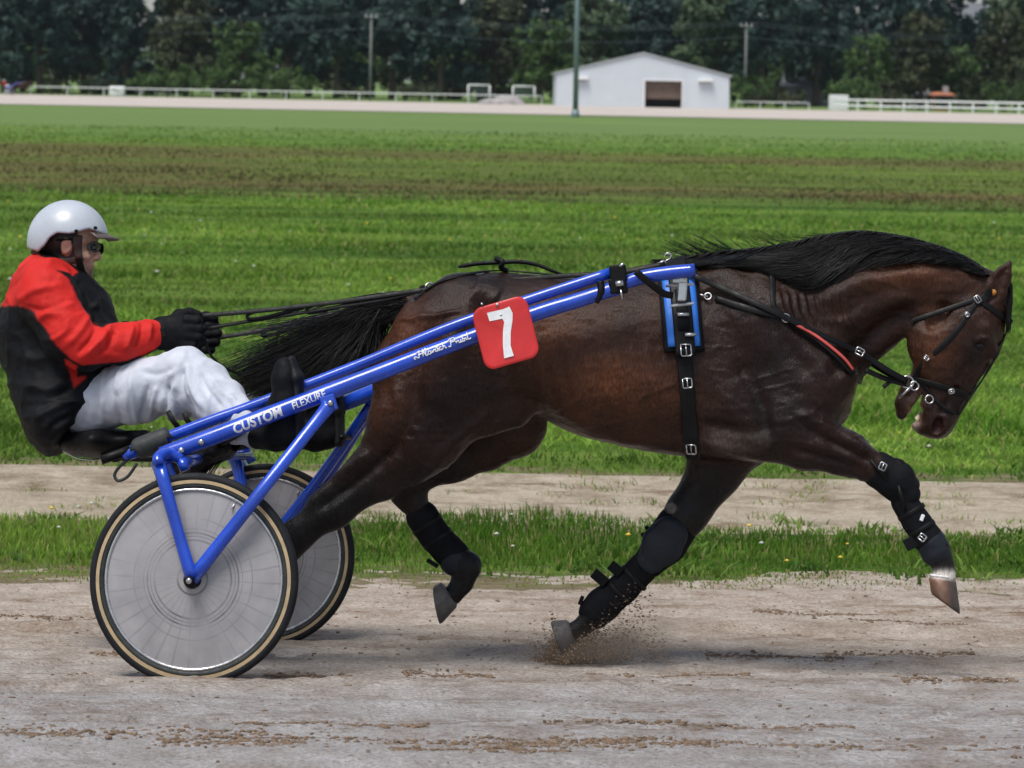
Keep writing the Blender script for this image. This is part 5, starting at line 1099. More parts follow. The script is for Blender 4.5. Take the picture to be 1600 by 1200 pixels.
# back strap to the crupper, with the loop standing above the croup
hstrap('back_strap', [(1035, 423), (980, 428), (900, 433), (830, 427), (766, 424), (700, 436), (668, 452), (648, 468)], [9, 9, 8, 8, 8, 8, 8, 7], M['black'], harness, .003, both_=False, miss=-.005, n=6)
rp = spline([L(716, 417, -.02), L(745, 412, -.03), L(780, 410, -.03), L(812, 409, -.03), (L(840, 414, -.03)), L(862, 423, -.03), L(878, 429, -.02)], 6)
v, f = tube_geo(rp, np.interp(np.linspace(0, 1, len(rp)), [0, .05, .5, 1], [.004, .008, .008, .005]), 10); mk('strap_loop', th_(v), f, M['black'], harness)
mb = MB(); mb.tube(th_(spline([L(775, 404, -.03), L(785, 409, -.05), L(783, 418, -.04), L(792, 423, -.02)], 5)), .010, 8); mb.build('loop_knot', M['black'], harness)
ringo(th_(L(672, 449, -.015)), np.array([.3, -1, .3]), .016, .004, harness, 'crupper_ring'); ringo(th_(L(662, 455, -.02)), np.array([.2, -1, .2]), .018, .005, harness, 'crupper_ring', M['black'])
cp = spline([L(660, 457, -.02), L(645, 470, -.045), L(632, 490, -.045), L(628, 500, -.02), L(628, 502, .02), mirror(L(632, 490, -.045)), mirror(L(645, 470, -.045)), L(660, 457, .02)], 6)
v, f = tube_geo(cp, .0065, 8); mk('crupper', th_(v), f, M['black'], harness)
# breast collar
breast = empty('breast_collar', 'black breast collar strap with red piping crossing the horse shoulder', 'breast collar', rig(HFOOT))
o, p, n_ = hstrap('chest_strap', [(1118, 466), (1160, 480), (1228, 497), (1255, 513), (1285, 536), (1312, 560), (1330, 582)], [9, 11, 12, 12, 12, 12, 11], M['black'], breast, .004, .006)
cp0, cn0 = p[-1], n_[-1]
pts = [cp0 + [(.006 * math.sin(q * math.pi)), 0, 0] for q in (0,)]
arc = spline([cp0, L(1342, 590, -.05), L(1345, 594, 0), mirror(L(1342, 590, -.05)), mirror(cp0)], 6); v, f = strap_geo(arc, np.tile([.95, 0, -.3], (len(arc), 1)), .028, .006); mk('chest_band', th_(v), f, M['black'], breast)
hstrap('red_piping', [(1244, 508), (1268, 521), (1292, 538), (1318, 560), (1332, 578)], [4.5, 5, 5, 5, 4], M['red_trim'], breast, .014, .006)
hstrap('neck_strap', [(1203, 386), (1206, 420), (1207, 450), (1209, 478), (1222, 494)], [8, 9, 9, 8, 7], M['black'], breast, .004, .005, miss=-.01)
for s in (-1, 1):
    q0 = L(1232, 498, -.3); sp_, sn_ = HF.snap([1228, 1106, 1090], [497, 463, 460], .012); P0 = sp_ if s < 0 else mirror(sp_); N0 = sn_ if s < 0 else mirror(sn_)
    ringo(th_(P0[0]), N0[0], .014, .0035, breast, 'ring'); ringo(th_(P0[1]), N0[1], .012, .003, breast, 'ring'); mb = MB(); mb.tube(th_([P0[2], P0[1]]), .004, 8); mb.build('snap_hook', M['chrome'], breast)
# ------------------------------------------------------------------ bridle
bridle = empty('bridle', 'black racing bridle with silver buckles on the horse head', 'bridle', rig(HFOOT))
hstrap('crown_strap', [(1548, 452), (1538, 466), (1529, 470), (1523, 474)], [13, 13, 12, 11], M['black'], bridle, .003, miss=-.03)
hstrap('cheek_strap', [(1528, 470), (1515, 488), (1498, 513), (1470, 543), (1447, 562), (1432, 585), (1424, 598)], [9, 9, 9, 9, 9, 8, 7], M['black'], bridle, .003, .0045)
hstrap('throat_strap', [(1530, 466), (1495, 478), (1465, 488), (1430, 500), (1424, 505)], [8, 8, 8, 7, 6], M['black'], bridle, .003, .0045)
hstrap('brow_band', [(1532, 470), (1548, 482), (1562, 492), (1574, 500), (1580, 503)], [9, 9, 9, 9, 8], M['black'], bridle, .003, .0045, miss=-.03)
hstrap('nose_band', [(1428, 592), (1445, 597), (1470, 604), (1495, 612), (1508, 618), (1514, 622)], [9, 10, 10, 10, 9, 8], M['black'], bridle, .003, .005, miss=-.02)
hstrap('bit_strap', [(1440, 600), (1452, 612), (1462, 625), (1480, 640), (1492, 646)], [5, 5, 5, 6, 6], M['black'], bridle, .003, .004, miss=-.02)
hstrap('face_strap', [(1577, 505), (1558, 553), (1535, 592), (1514, 622), (1497, 648)], [8, 8, 8, 7, 6], M['black'], bridle, .003, .004, miss=-.005)
for (x, y), (w_, h_), (dx, dy) in (((1527, 468), (.009, .012), (-.5, -.8)), ((1511, 492), (.006, .007), (-.6, -.8)), ((1448, 559), (.007, .008), (-.7, -.7)), ((1486, 611), (.007, .009), (.9, -.3))):
    p, n_ = HF.snap([x], [y], .009); t_ = np.array([dx, 0, -dy]); buckle(th_(p[0]), n_[0], t_, w_, h_, bridle, r=.0025)
    buckle(th_(mirror(p[0])), mirror(n_[0]), mirror(t_), w_, h_, bridle, r=.0025)
for s in (-1, 1):
    for (x, y), r_, tr_ in (((1418, 597), .021, .0042), ((1429, 603), .015, .0038), ((1452, 624), .014, .0032)):
        p, n_ = HF.snap([max(x, 1428)], [y], .008, miss=-.05); c0 = L(x, y, p[0][1] - .004); n0 = np.array([.15, -1, .1])
        if s > 0: c0, n0 = mirror(c0), mirror(n0)
        ringo(th_(c0), n0, r_, tr_, bridle, 'bit_ring')
    mb = MB(); q = np.array([L(1424, 604, -.058), L(1404, 622, -.050)]); q[:, 1] *= -s; mb.tube(th_(q), .005, 8); mb.build('bit_lever', M['chrome'], bridle)
mb = MB(); mb.tube(th_([L(1424, 604, -.06), L(1424, 604, .06)]), .006, 8); mb.build('bit', M['chrome'], bridle)
ep, en = HF.snap([1552], [457], .004); mb = MB(); mb.tube(th_([ep[0] + [0, .01, 0], ep[0] - [0, .006, 0], ep[0] - [0, .011, 0]]), [.011, .011, .004], 10); o = mb.build('ear_plug', M['amber'], bridle)
# ------------------------------------------------------------------ reins
reins = empty('reins', 'long black leather reins with hand loops running from the driver to the bit', 'reins', rig(HFOOT))
def free_strap(name, pts, wd, th, par, m='black', n=6):
    q = spline(np.array([L(*p) for p in pts]), n); t, u, b_ = frames(q, (0.05, -.9, .35)); v, f = strap_geo(q, u, wd, th, -th / 2); return mk(name, th_(v), f, M[m], par)
for s, hx_, hy_ in ((-1, 0, 0), (1, 26, 6)):
    lt = lambda x: s * np.interp(x, [300, 650, 900, 1040, 1200, 1415], [.10, .13, .10, .09, .2, .13])
    if s < 0: body_ = [(304, 494), (420, 484), (540, 470), (660, 453), (760, 441), (880, 431), (960, 427), (1040, 412)]
    else: body_ = [(338, 528), (420, 514), (520, 490), (640, 464), (760, 442), (880, 431), (960, 426), (1040, 411)]
    free_strap('rein', [(x, y, float(lt(x))) for x, y in body_], .017, .004, reins)
    # from the saddle to the bit
    fr_ = spline([(1040, 412), (1086, 432), (1150, 460), (1210, 488), (1275, 520), (1345, 552), (1385, 578), (1418, 596)], 6); p, n_ = HF.snap(fr_[:, 0], fr_[:, 1], .016, miss=-.12)
    k_ = np.clip((fr_[:, 0] - 1320) / 60, 0, 1); lin = np.interp(fr_[:, 0], [1040, 1086, 1320, 1418], [-.09, -.20, -.16, -.062]); p[:, 1] = np.where(fr_[:, 0] < 1100, np.minimum(p[:, 1], lin), p[:, 1] * (1 - k_) + lin * k_); p = L(fr_[:, 0], fr_[:, 1], p[:, 1])
    for _ in range(3): p[1:-1] = (p[1:-1] * 2 + p[:-2] + p[2:]) / 4
    n_ = np.tile([.1, -1, .25], (len(p), 1)) / 1.036; v, f = strap_geo(p, n_, .021, .005)
    if s > 0: v = mirror(v); f = flipf(f)
    mk('rein_front', th_(v), f, M['black'], reins)
    free_strap('rein_branch', [(1352, 578, s * .10), (1385, 592, s * .08), (1416, 600, s * .062)], .019, .005, reins); free_strap('rein_end', [(1408, 594, s * .066), (1392, 596, s * .075), (1380, 605, s * .08)], .014, .004, reins)
    p, n_ = HF.snap([1343], [550], .02, miss=-.12); q = L(1343, 550, -.14 if True else 0)
    if s > 0: q = mirror(q)
    buckle(th_(q), np.array([.1, -1 if s < 0 else 1, .2]), np.array([.86, 0, -.45]), .012, .014, reins, r=.003)
    # hand loops sewn along the reins
    lo = [((385, 490), (478, 486)), ((478, 486), (566, 474)), ((566, 474), (650, 458))] if s < 0 else [((408, 517), (500, 506)), ((500, 496), (590, 484))]
    off = 11 if s < 0 else 9
    for (x0, y0), (x1, y1) in lo:
        yy = lambda x: np.interp(x, [b_[0] for b_ in body_], [b_[1] for b_ in body_])
        pts = [(x0 + 12, yy(x0 + 12) + 1), (x0 + 2, yy(x0) + 5), (x0 + 4, yy(x0) + off), (x0 + 20, yy(x0 + 20) + off + 1), ((x0 + x1) / 2, yy((x0 + x1) / 2) + off - 2), (x1 - 4, yy(x1) + 3)]
        free_strap('hand_loop', [(x, y, float(lt(x)) - .003 * s) for x, y in pts], .013, .004, reins, n=5)
    free_strap('rein_tail', [(308, 506, s * .10), (320, 530, s * .10), (330, 556, s * .10), (352, 575, s * .09), (385, 588, s * .06)], .010, .003, reins) if s < 0 else None
free_strap('rein', [(318, 514, -.09), (400, 500, -.10), (500, 484, -.115), (600, 468, -.125), (660, 454, -.13)], .013, .004, reins)
# ------------------------------------------------------------------ boots on the legs
def legboot(name, label, parts, group='protective boots on the horse legs'):
    root = empty(name, label, 'leg boot', rig(HFOOT), group=group)
    for pn, chn, mat_, k in parts:
        a = np.array([L(p[0], p[1], p[2]) for p in chn]); rr = max(max(p[3] * mpp(p[2]), p[4] if len(p) > 4 else 0) for p in chn) + .03
        F_ = Field(a.min(0) - rr, a.max(0) + rr, .004); chn = [tuple(p[:3]) + (p[3] * .95,) + tuple(x * .97 for x in p[4:]) for p in chn]; F_.chain(chn, k, k)
        v, q = F_.mesh(); v = relax(v, q, 1); v = v + vnormals(v, q) * (.0018 * fbm(v * 45, 3))[:, None]; mk(pn, th_(v), q, M[mat_], root)
    return root
def flap(root, x, y, lat, hx_, hy_, rot, m='black_soft', name='strap_end', dl=.012):
    mb = MB(); mm_ = mpp(lat); c, s = math.cos(R(rot)), math.sin(R(rot)); mb.box(th_(L(x, y, lat)), np.array([c, 0, -s]) * hx_ * mm_, (0, dl, 0), np.array([s, 0, c]) * hy_ * mm_, .002); return mb.build(name, M[m], root, False)
def bootband(root, x, y, lat, ang, r, rl, w_=.016, name='boot_strap'):
    """strap round a leg; ang is the leg's direction in the picture (degrees, clockwise from right)"""
    c = L(x, y, lat); ax = np.array([math.cos(R(ang)), 0, -math.sin(R(ang))]); u = np.array([ax[2], 0, -ax[0]]); an = np.linspace(0, 2 * math.pi, 37); rm = r * mpp(lat)
    p = np.array([c + u * rm * math.cos(q) + np.array([0, rl, 0]) * math.sin(q) for q in an]); n_ = np.array([u * math.cos(q) / rm + np.array([0, 1 / rl, 0]) * math.sin(q) for q in an]); n_ /= np.linalg.norm(n_, axis=1)[:, None]
    v, f = strap_geo(p, n_, w_, .004, -.001); return mk(name, th_(v), f, M['black'], root)
r_ = legboot('knee_boot', 'black knee boot with buckled strap on the forward-reaching near foreleg', [('shell', [(1374, 735, -.15, 30, .053), (1400, 751, -.147, 32, .053), (1414, 772, -.146, 25, .042)], 'black_soft', .01), ('knee_cap', [(1398, 742, -.147, 28, .046), (1422, 757, -.147, 16, .03)], 'black', .01)])
for q in ((1374, 735), (1408, 775)):
    an = np.linspace(0, 2 * math.pi, 33); ax = np.array([.75, -.66]) if q[0] < 1400 else np.array([.95, -.25]); rr_ = 32 if q[0] < 1400 else 27
    pts = np.array([L(q[0] + rr_ * math.cos(t_) * ax[1] * -.9, q[1] + rr_ * math.cos(t_) * ax[0] * .9, -.149 + .058 * math.sin(t_)) for t_ in an]); v, f = tube_geo(pts, .007, 8); mk('boot_strap', th_(v), f, M['black'], r_)
buckle(th_(L(1379, 729, -.212)), np.array([0, -1, .1]), np.array([.4, 0, .9]), .011, .012, r_, r=.003)
r_ = legboot('shin_boot', 'black shin boot with strap ends on the forward-reaching near foreleg', [('shell', [(1413, 784, -.145, 22, .037), (1432, 815, -.14, 23, .037), (1450, 842, -.138, 25, .039)], 'black_soft', .008), ('fetlock_cup', [(1455, 848, -.138, 25, .040), (1462, 862, -.137, 25, .040)], 'grey_pad', .008)])
for q in ((1424, 800), (1440, 826)): bootband(r_, *q, -.141, 58, 22, .0362)
flap(r_, 1424, 848, -.15, 11, 9, -28); flap(r_, 1413, 812, -.15, 5, 16, -28); buckle(th_(L(1441, 840, -.183)), np.array([0, -1, .1]), np.array([.8, 0, -.6]), .011, .011, r_, r=.003)
mb = MB(); mb.box(th_(L(1441, 809, -.179)), (.006, 0, -.002), (0, .003, 0), (.004, 0, .011), .002); mb.build('white_tag', M['white_paint'], r_, False)
r_ = legboot('knee_boot', 'dark grey oval knee boot on the planted far foreleg', [('shell', [(1058, 822, .155, 35, .057), (1040, 848, .155, 35, .056), (1015, 878, .155, 26, .042)], 'black_soft', .01), ('knee_pad', [(1046, 835, .112, 30, .028), (1034, 852, .110, 33, .028), (1018, 874, .115, 23, .02)], 'grey_pad', .01)])
flap(r_, 1012, 826, .15, 5, 3, 50); flap(r_, 1006, 837, .15, 5, 3, 50)
r_ = legboot('tendon_boot', 'long black tendon boot on the planted far foreleg', [('shell', [(1004, 888, .155, 25, .039), (975, 918, .152, 25, .038), (942, 945, .15, 28, .04), (930, 957, .148, 27, .039)], 'black_soft', .008)])
for q in ((990, 903), (966, 925), (945, 942)): bootband(r_, *q, .152, 133, 24.5, .0385)
flap(r_, 937, 903, .13, 13, 8, 38); flap(r_, 962, 889, .13, 11, 8, 38); flap(r_, 908, 938, .14, 3, 7, 20)
r_ = legboot('shin_boot', 'black hind boot with rounded cup on the lifted far hind leg', [('shell', [(660, 808, .157, 27, .04), (680, 838, .155, 26, .038), (708, 868, .152, 27, .038)], 'black_soft', .008), ('fetlock_cup', [(710, 876, .15, 25, .040), (730, 884, .15, 24, .036)], 'grey_pad', .008)])
for q in ((668, 820), (684, 842)): bootband(r_, *q, .155, 53, 25, .038)
flap(r_, 676, 880, .14, 10, 3, 30)
r_ = legboot('shin_boot', 'black hind boot on the near hind leg behind the wheel', [('shell', [(412, 895, -.15, 24, .038), (372, 938, -.145, 24, .036), (344, 966, -.142, 27, .039)], 'black_soft', .008)])
# ------------------------------------------------------------------ sand thrown up by the planted hoof
k = 15000; an_ = R(4) + R(44) * RNG.random(k) ** 1.4; ra_ = np.minimum(RNG.exponential(58, k), 175) * (1 - .25 * RNG.random(k)); px_ = 872 + ra_ * np.cos(an_) + RNG.normal(0, 5, k); py_ = 1036 - ra_ * np.sin(an_) + RNG.normal(0, 4, k)
bk = RNG.random(k) < .22; px_ = np.where(bk, 872 - RNG.exponential(11, k), px_); py_ = np.where(bk, 1037 - RNG.exponential(16, k), py_)
base = W(L(px_, py_, .146 + RNG.normal(0, .05, k))); base[:, 2] = np.maximum(base[:, 2], zg(base[:, 0], base[:, 1]) + .003)
tet = np.array([(1, 1, 1), (-1, -1, 1), (-1, 1, -1), (1, -1, -1)], float); sz = (.0005 + .0022 * RNG.random(k) ** 4)
v = base[:, None] + tet[None] * sz[:, None, None] * np.array([1.5, 1, .9]) * (.5 + RNG.random((k, 4, 1))); f = (np.arange(k)[:, None, None] * 4 + np.array([(0, 1, 2), (0, 2, 3), (0, 3, 1), (1, 3, 2)])).reshape(-1, 3)
tag(mk('flying_sand', v.reshape(-1, 3), f, M['clod'], None, False), 'spray of brown sand kicked up around the planted hoof', 'sand', kind='stuff')
# soft puff of dust in the same place
fd = Field((-.5, -.35, -.05), (.75, .35, .5), .02); fd.ell((0, 0, .02), (.16, .15, .12), .05); fd.ell((.18, 0, .05), (.2, .14, .12), .08); fd.ell((.36, 0, .12), (.18, .12, .13), .08, .3); fd.F[:, :, fd.ax[2] < .004] = .3
v, q = fd.mesh(); m = bpy.data.materials.new('dust_air'); m.use_nodes = True; t = m.node_tree; t.nodes.clear(); pv = node(t, 'ShaderNodeVolumePrincipled'); pv.inputs['Color'].default_value = (.62, .50, .40, 1)
c3 = t.nodes.new('ShaderNodeTexCoord'); s3 = t.nodes.new('ShaderNodeSeparateXYZ'); t.links.new(c3.outputs['Object'], s3.inputs[0]); nz = noise(t, coords(t, (1, 1, 1.3)), 9, 5, .65)
ex_ = mth('POWER', 2.718, mth('MULTIPLY', mth('ADD', mth('ADD', mth('POWER', mth('DIVIDE', mth('ADD', s3.outputs[0], -.13), .19), 2.0), mth('POWER', mth('DIVIDE', s3.outputs[1], .09), 2.0)), mth('POWER', mth('DIVIDE', mth('ADD', s3.outputs[2], mth('MULTIPLY', mth('MAXIMUM', s3.outputs[0], 0.0), -.30)), .06), 2.0)), -1.0))
t.links.new(mth('MULTIPLY', ex_, mth('MULTIPLY', mth('MAXIMUM', mth('ADD', nz, -.33), 0.0), 62.0)), pv.inputs['Density']); ou = t.nodes.new('ShaderNodeOutputMaterial'); t.links.new(pv.outputs[0], ou.inputs['Volume'])
o = mk('dust_puff', v, q, m); g0 = W(L(878, 1036, .146)); o.location = (g0[0], g0[1], float(zg(g0[0], g0[1])) + .012); tag(o, 'soft puff of brown dust around the planted hoof', 'dust', kind='stuff')
# ------------------------------------------------------------------ the far side of the field
def at(px, Yd):
    """ground point seen in column px at depth Yd"""
    x = (px - CX) / FPX * Yd
    for _ in range(6):
        z = float(zg(x, Yd)); u, _v = project(np.array([x, Yd, z])); x += (px - u) / FPX * Yd
    return np.array([x, Yd, float(zg(x, Yd))])
def hgt(p, py):
    """height above p that reaches picture row py"""
    u, v_ = project(p); return (v_ - py) / FPX * p[1]
# --- trees
def leafcloud(lobes, n, size, cols, rs):
    """leaf faces gathered in clumps over the lobes of a crown"""
    V, Cc = [], []
    wts = np.array([l[3] * l[4] for l in lobes]); wts = wts / wts.sum()
    for (cx, cy, cz, r, rz), wgt in zip(lobes, wts):
        k = int(n * wgt); nc = max(6, k // 26); d = rs.normal(0, 1, (nc, 3)); d /= np.linalg.norm(d, axis=1)[:, None]
        cc = d * (.62 + .42 * rs.random((nc, 1)) ** .7) * np.array([r, r, rz]) + np.array([cx, cy, cz]); tone = rs.random(nc)
        i = rs.integers(0, nc, k); p = cc[i] + rs.normal(0, .30, (k, 3)) * r * .42
        nr = d[i] + rs.normal(0, .7, (k, 3)) + np.array([0, 0, .35]); nr /= np.linalg.norm(nr, axis=1)[:, None]
        a = np.cross(nr, rs.normal(0, 1, (k, 3))); a /= np.linalg.norm(a, axis=1)[:, None] + 1e-9; b_ = np.cross(nr, a); s_ = (size * (.5 + .8 * rs.random(k)))[:, None]
        V.append(np.stack([p - a * s_, p - b_ * s_ * .55, p + a * s_, p + b_ * s_ * .55], 1))
        t_ = np.clip(.5 * tone[i] + .25 * rs.random(k) + .25 * rs.random(k), 0, 1)[:, None]; Cc.append(np.repeat(cols[0] + (cols[1] - cols[0]) * t_, 4, 0))
    V = np.concatenate(V).reshape(-1, 3); return V, np.arange(len(V)).reshape(-1, 4), np.concatenate(Cc)
def make_tree(name, h, w_, kind, seed, cols, n=5200, low=.0):
    rs = np.random.default_rng(seed); root = bpy.data.objects.new(name, None); link(root)
    tr = spline([(0, 0, -.2), (rs.normal(0, .15), rs.normal(0, .15), h * .3), (rs.normal(0, .3), rs.normal(0, .3), h * .62), (0, 0, h * .92)], 5); mb = MB(); mb.tube(tr, np.linspace(.028 * h, .004 * h, len(tr)), 9)
    lobes = []
    if kind == 'round':
        for i in range(15):
            an = i * 2.4 + rs.random(); f = (i % 5 + rs.random()) / 5; rr = w_ * (.30 + .12 * rs.random()); lobes.append((math.cos(an) * w_ * .55 * (1 - .35 * f), math.sin(an) * w_ * .55 * (1 - .35 * f), h * (low + .16 + .62 * f), rr, rr * .8))
        lobes.append((0, 0, h * .6, w_ * .5, h * .28))
    elif kind == 'cone':
        for i in range(14):
            f = i / 13; an = i * 2.4; r0 = w_ * (1 - f) * .62; lobes.append((math.cos(an) * r0, math.sin(an) * r0, h * (low + (1 - low) * f * .93), w_ * (.34 * (1 - f) + .10), h * .07))
        lobes.append((0, 0, h * .45, w_ * .4, h * .3))
    else:
        for i in range(9):
            an = i * 2.4 + rs.random(); f = rs.random(); rr = w_ * .42; lobes.append((math.cos(an) * w_ * .6, math.sin(an) * w_ * .6, h * (.25 + .4 * f), rr, h * .26))
    for l in lobes[:8]:
        j = min(int(len(tr) * .25 + rs.integers(0, 5)), len(tr) - 3); mb.tube(spline([tr[j], (tr[j] + np.array(l[:3])) / 2 + [0, 0, -.04 * h], np.array(l[:3])], 3), np.linspace(.011 * h, .003 * h, 7), 6)
    mb.build('trunk', M['bark'], root); v, f, c_ = leafcloud(lobes, n, h * .021 + .10, np.array(cols), rs); mk('crown', v, f, M['leaf'], root, False, c_); return root
DK_HAZE = ((.010, .030, .027), (.046, .092, .074)); GR = ((.025, .062, .018), (.10, .17, .045)); BR = ((.022, .036, .018), (.085, .10, .045)); PL = ((.03, .062, .034), (.11, .16, .08))  # the dark leaf tones carry distance haze as a blue tint in the colour
PRO = [make_tree('broadleaf_tree', 17, 6.2, 'round', 1, DK_HAZE), make_tree('broadleaf_tree', 16, 5.6, 'round', 2, DK_HAZE), make_tree('broadleaf_tree', 15, 5.6, 'round', 3, PL), make_tree('broadleaf_tree', 14, 5.0, 'round', 4, BR), make_tree('conifer_tree', 17, 4.2, 'cone', 5, DK_HAZE), make_tree('broadleaf_tree', 9, 3.6, 'round', 6, GR, 3000), make_tree('broadleaf_tree', 11, 4.4, 'round', 9, GR, 3400)]
SHR = [make_tree('shrub', 3.6, 3.0, 'bush', 7, GR, 1500), make_tree('shrub', 2.6, 2.4, 'bush', 8, BR, 1200)]
used = set()
def plant(proto, px, Yd, sc_, label, cat, group=None, rot=None):
    o = proto if proto.name not in used else copy_tree(proto); used.add(proto.name)
    p = at(px, Yd); o.location = p; o.scale = (sc_, sc_, sc_ * random.uniform(.94, 1.08)); o.rotation_euler = (0, 0, random.uniform(0, 6.28) if rot is None else rot); tag(o, label, cat, group); return o
ORD = ['leftmost', 'second', 'third', 'fourth', 'fifth', 'sixth', 'seventh', 'eighth', 'ninth', 'tenth', 'eleventh', 'twelfth', 'thirteenth', 'fourteenth', 'fifteenth', 'sixteenth', 'seventeenth', 'eighteenth', 'nineteenth', 'twentieth', 'rightmost']
# front row: px, prototype, depth, scale
FR = [(-20, 0, 322, 1.0), (62, 1, 316, 1.05), (130, 0, 326, .95), (195, 4, 318, 1.0), (290, 3, 315, 1.0), (372, 6, 312, .95), (448, 0, 322, .9), (525, 1, 318, .95), (612, 0, 320, 1.0), (688, 1, 316, 1.02), (770, 3, 324, 1.0), (845, 6, 316, 1.0), (925, 2, 320, 1.05), (1010, 1, 330, 1.0), (1110, 2, 322, 1.0), (1190, 0, 318, 1.0), (1275, 1, 326, .98), (1352, 5, 304, 1.05), (1438, 3, 306, .92), (1500, 5, 312, 1.0), (1568, 3, 302, .9)]
for i, (px, k, Yd, s) in enumerate(FR):
    kd = ['dark leafy', 'dark leafy', 'pale green', 'brownish green', 'slim pointed', 'bright green', 'light green'][k]
    plant(PRO[k], px, Yd, s, f'{kd} tree, {ORD[i]} in the front row of trees behind the rail' if i not in (0, 20) else f'{kd} tree, {ORD[i]} of the front row of trees behind the rail', 'tree', 'front row of trees behind the far rail')
for i in range(22):
    plant(PRO[(0, 1, 0, 2, 4, 1)[i % 6]], -60 + i * 80 + random.uniform(-18, 18), random.uniform(338, 362), random.uniform(1.1, 1.35) * (.85 if i == 20 else 1), 'tall dark tree at the back of the wood, half hidden by nearer trees', 'tree', 'tall trees at the back of the wood')
for i, px in enumerate(range(-10, 1640, 58)):
    plant(SHR[i % 2], px + random.uniform(-15, 15), random.uniform(331, 335), random.uniform(2.0, 2.6), 'tall dark bush filling the gaps between the trunks of the wood', 'bush', 'bushes under the wood')
SP = [(228, 0), (262, 0), (300, 0), (352, 1), (412, 0), (450, 0), (90, 1), (150, 1), (540, 1), (655, 1), (1165, 0), (1190, 1), (1235, 1), (1330, 0), (1395, 1), (1505, 1), (1585, 0)]
for i, (px, k) in enumerate(SP):
    nm = ['leftmost', 'second', 'third', 'fourth', 'fifth', 'sixth', 'seventh', 'eighth', 'ninth', 'tenth', 'eleventh', 'twelfth', 'thirteenth', 'fourteenth', 'fifteenth', 'sixteenth', 'rightmost'][sorted(q[0] for q in SP).index(px)]
    plant(SHR[k], px, 303 if px < 850 else 296, random.uniform(.8, 1.15), f"{('bright green', 'dull green')[k]} shrub at the foot of the trees, {nm} of the shrubs", 'shrub', 'shrubs at the foot of the trees')
# --- white shed
M['shed'] = simple('white_cladding', (.58, .63, .68), .6, var=.06, scale=.6, bmp=.1, bscale=4); M['shed_roof'] = simple('roof_sheet', (.45, .48, .5), .5, var=.15, scale=1); M['dark_in'] = simple('dark_interior', (.03, .027, .025), .9); M['curtain'] = simple('brown_curtain', (.17, .12, .095), .9, var=.3, scale=2)
a_, b_ = at(869, 270), at(1139, 270); ax = (b_ - a_); wd = np.linalg.norm(ax); ax /= wd; bk = np.array([-ax[1], ax[0], 0]); upv = np.array([0, 0, 1.0])
e_h, r_h = hgt(a_, 116), hgt((a_ + b_) / 2, 84.5); M0 = Matrix(((ax[0], bk[0], 0, a_[0]), (ax[1], bk[1], 0, a_[1]), (0, 0, 1, a_[2]), (0, 0, 0, 1)))
shed = empty('shed', 'white gabled shed with an open brown doorway beside the far track', 'shed', M0)
d0, d1, dh = wd * .512, wd * .725, hgt((a_ + b_) / 2, 126); dp = 22.0; mid = wd / 2; zr = lambda x: e_h + (r_h - e_h) * (1 - abs(x - mid) / mid)
def prism(poly, y0, y1):
    n = len(poly); v = [(x, y0, z) for x, z in poly] + [(x, y1, z) for x, z in poly]; return v, [tuple(range(n))[::-1], tuple(range(n, 2 * n))] + [(i, (i + 1) % n, n + (i + 1) % n, n + i) for i in range(n)]
mk('wall', *prism([(0, 0), (d0, 0), (d0, zr(d0)), (mid, r_h) if d0 > mid else (d0 - .01, zr(d0)), (0, e_h)], 0, .2), M['shed'], shed, False)
mk('wall', *prism([(d1, 0), (wd, 0), (wd, e_h), (d1, zr(d1))], 0, .2), M['shed'], shed, False)
mk('wall', *prism([(d0, dh), (d1, dh), (d1, zr(d1)), (d0, zr(d0))], 0, .2), M['shed'], shed, False)
mk('wall', *prism([(0, 0), (.2, 0), (.2, e_h), (0, e_h)], .2, dp), M['shed'], shed, False); mk('wall', *prism([(wd - .2, 0), (wd, 0), (wd, e_h), (wd - .2, e_h)], .2, dp), M['shed'], shed, False); mk('wall', *prism([(0, 0), (wd, 0), (wd, e_h), (mid, r_h), (0, e_h)], dp, dp + .2), M['shed'], shed, False)
mk('roof', *prism([(-.25, e_h + .02), (mid, r_h + .05), (wd + .25, e_h + .02), (wd + .25, e_h + .16), (mid, r_h + .2), (-.25, e_h + .16)], -.15, dp + .4), M['shed_roof'], shed, False)
dr = mk('doorway', *prism([(d0, .9), (d1, .9), (d1, dh), (d0, dh)], .5, .6), M['curtain'], shed, False); mk('door_frame', *prism([(d0 - .18, 0), (d0, 0), (d0, dh), (d1, dh), (d1, 0), (d1 + .18, 0), (d1 + .18, dh + .18), (d0 - .18, dh + .18)], -.06, -.003), M['white_paint'], dr, False); mk('dark_panel', *prism([(d0, .02), (d1, .02), (d1, .9), (d0, .9)], 2.0, 2.1), M['dark_in'], dr, False)  # upright near-black panel stands in for the dark inside below the curtain
for x in (wd * .14, wd * .86): mb = MB(); mb.box((x, -.25, hgt((a_ + b_) / 2, 124)), (.75, 0, 0), (0, .25, 0), (0, 0, .16), .04); o = mb.build('wall_lamp', M['white_paint'], shed, False); mb = MB(); mb.box((x, -.25, hgt((a_ + b_) / 2, 124) - .2), (.6, 0, 0), (0, .2, 0), (0, 0, .03)); mb.build('lamp_glass', M['dark_in'], o, False)
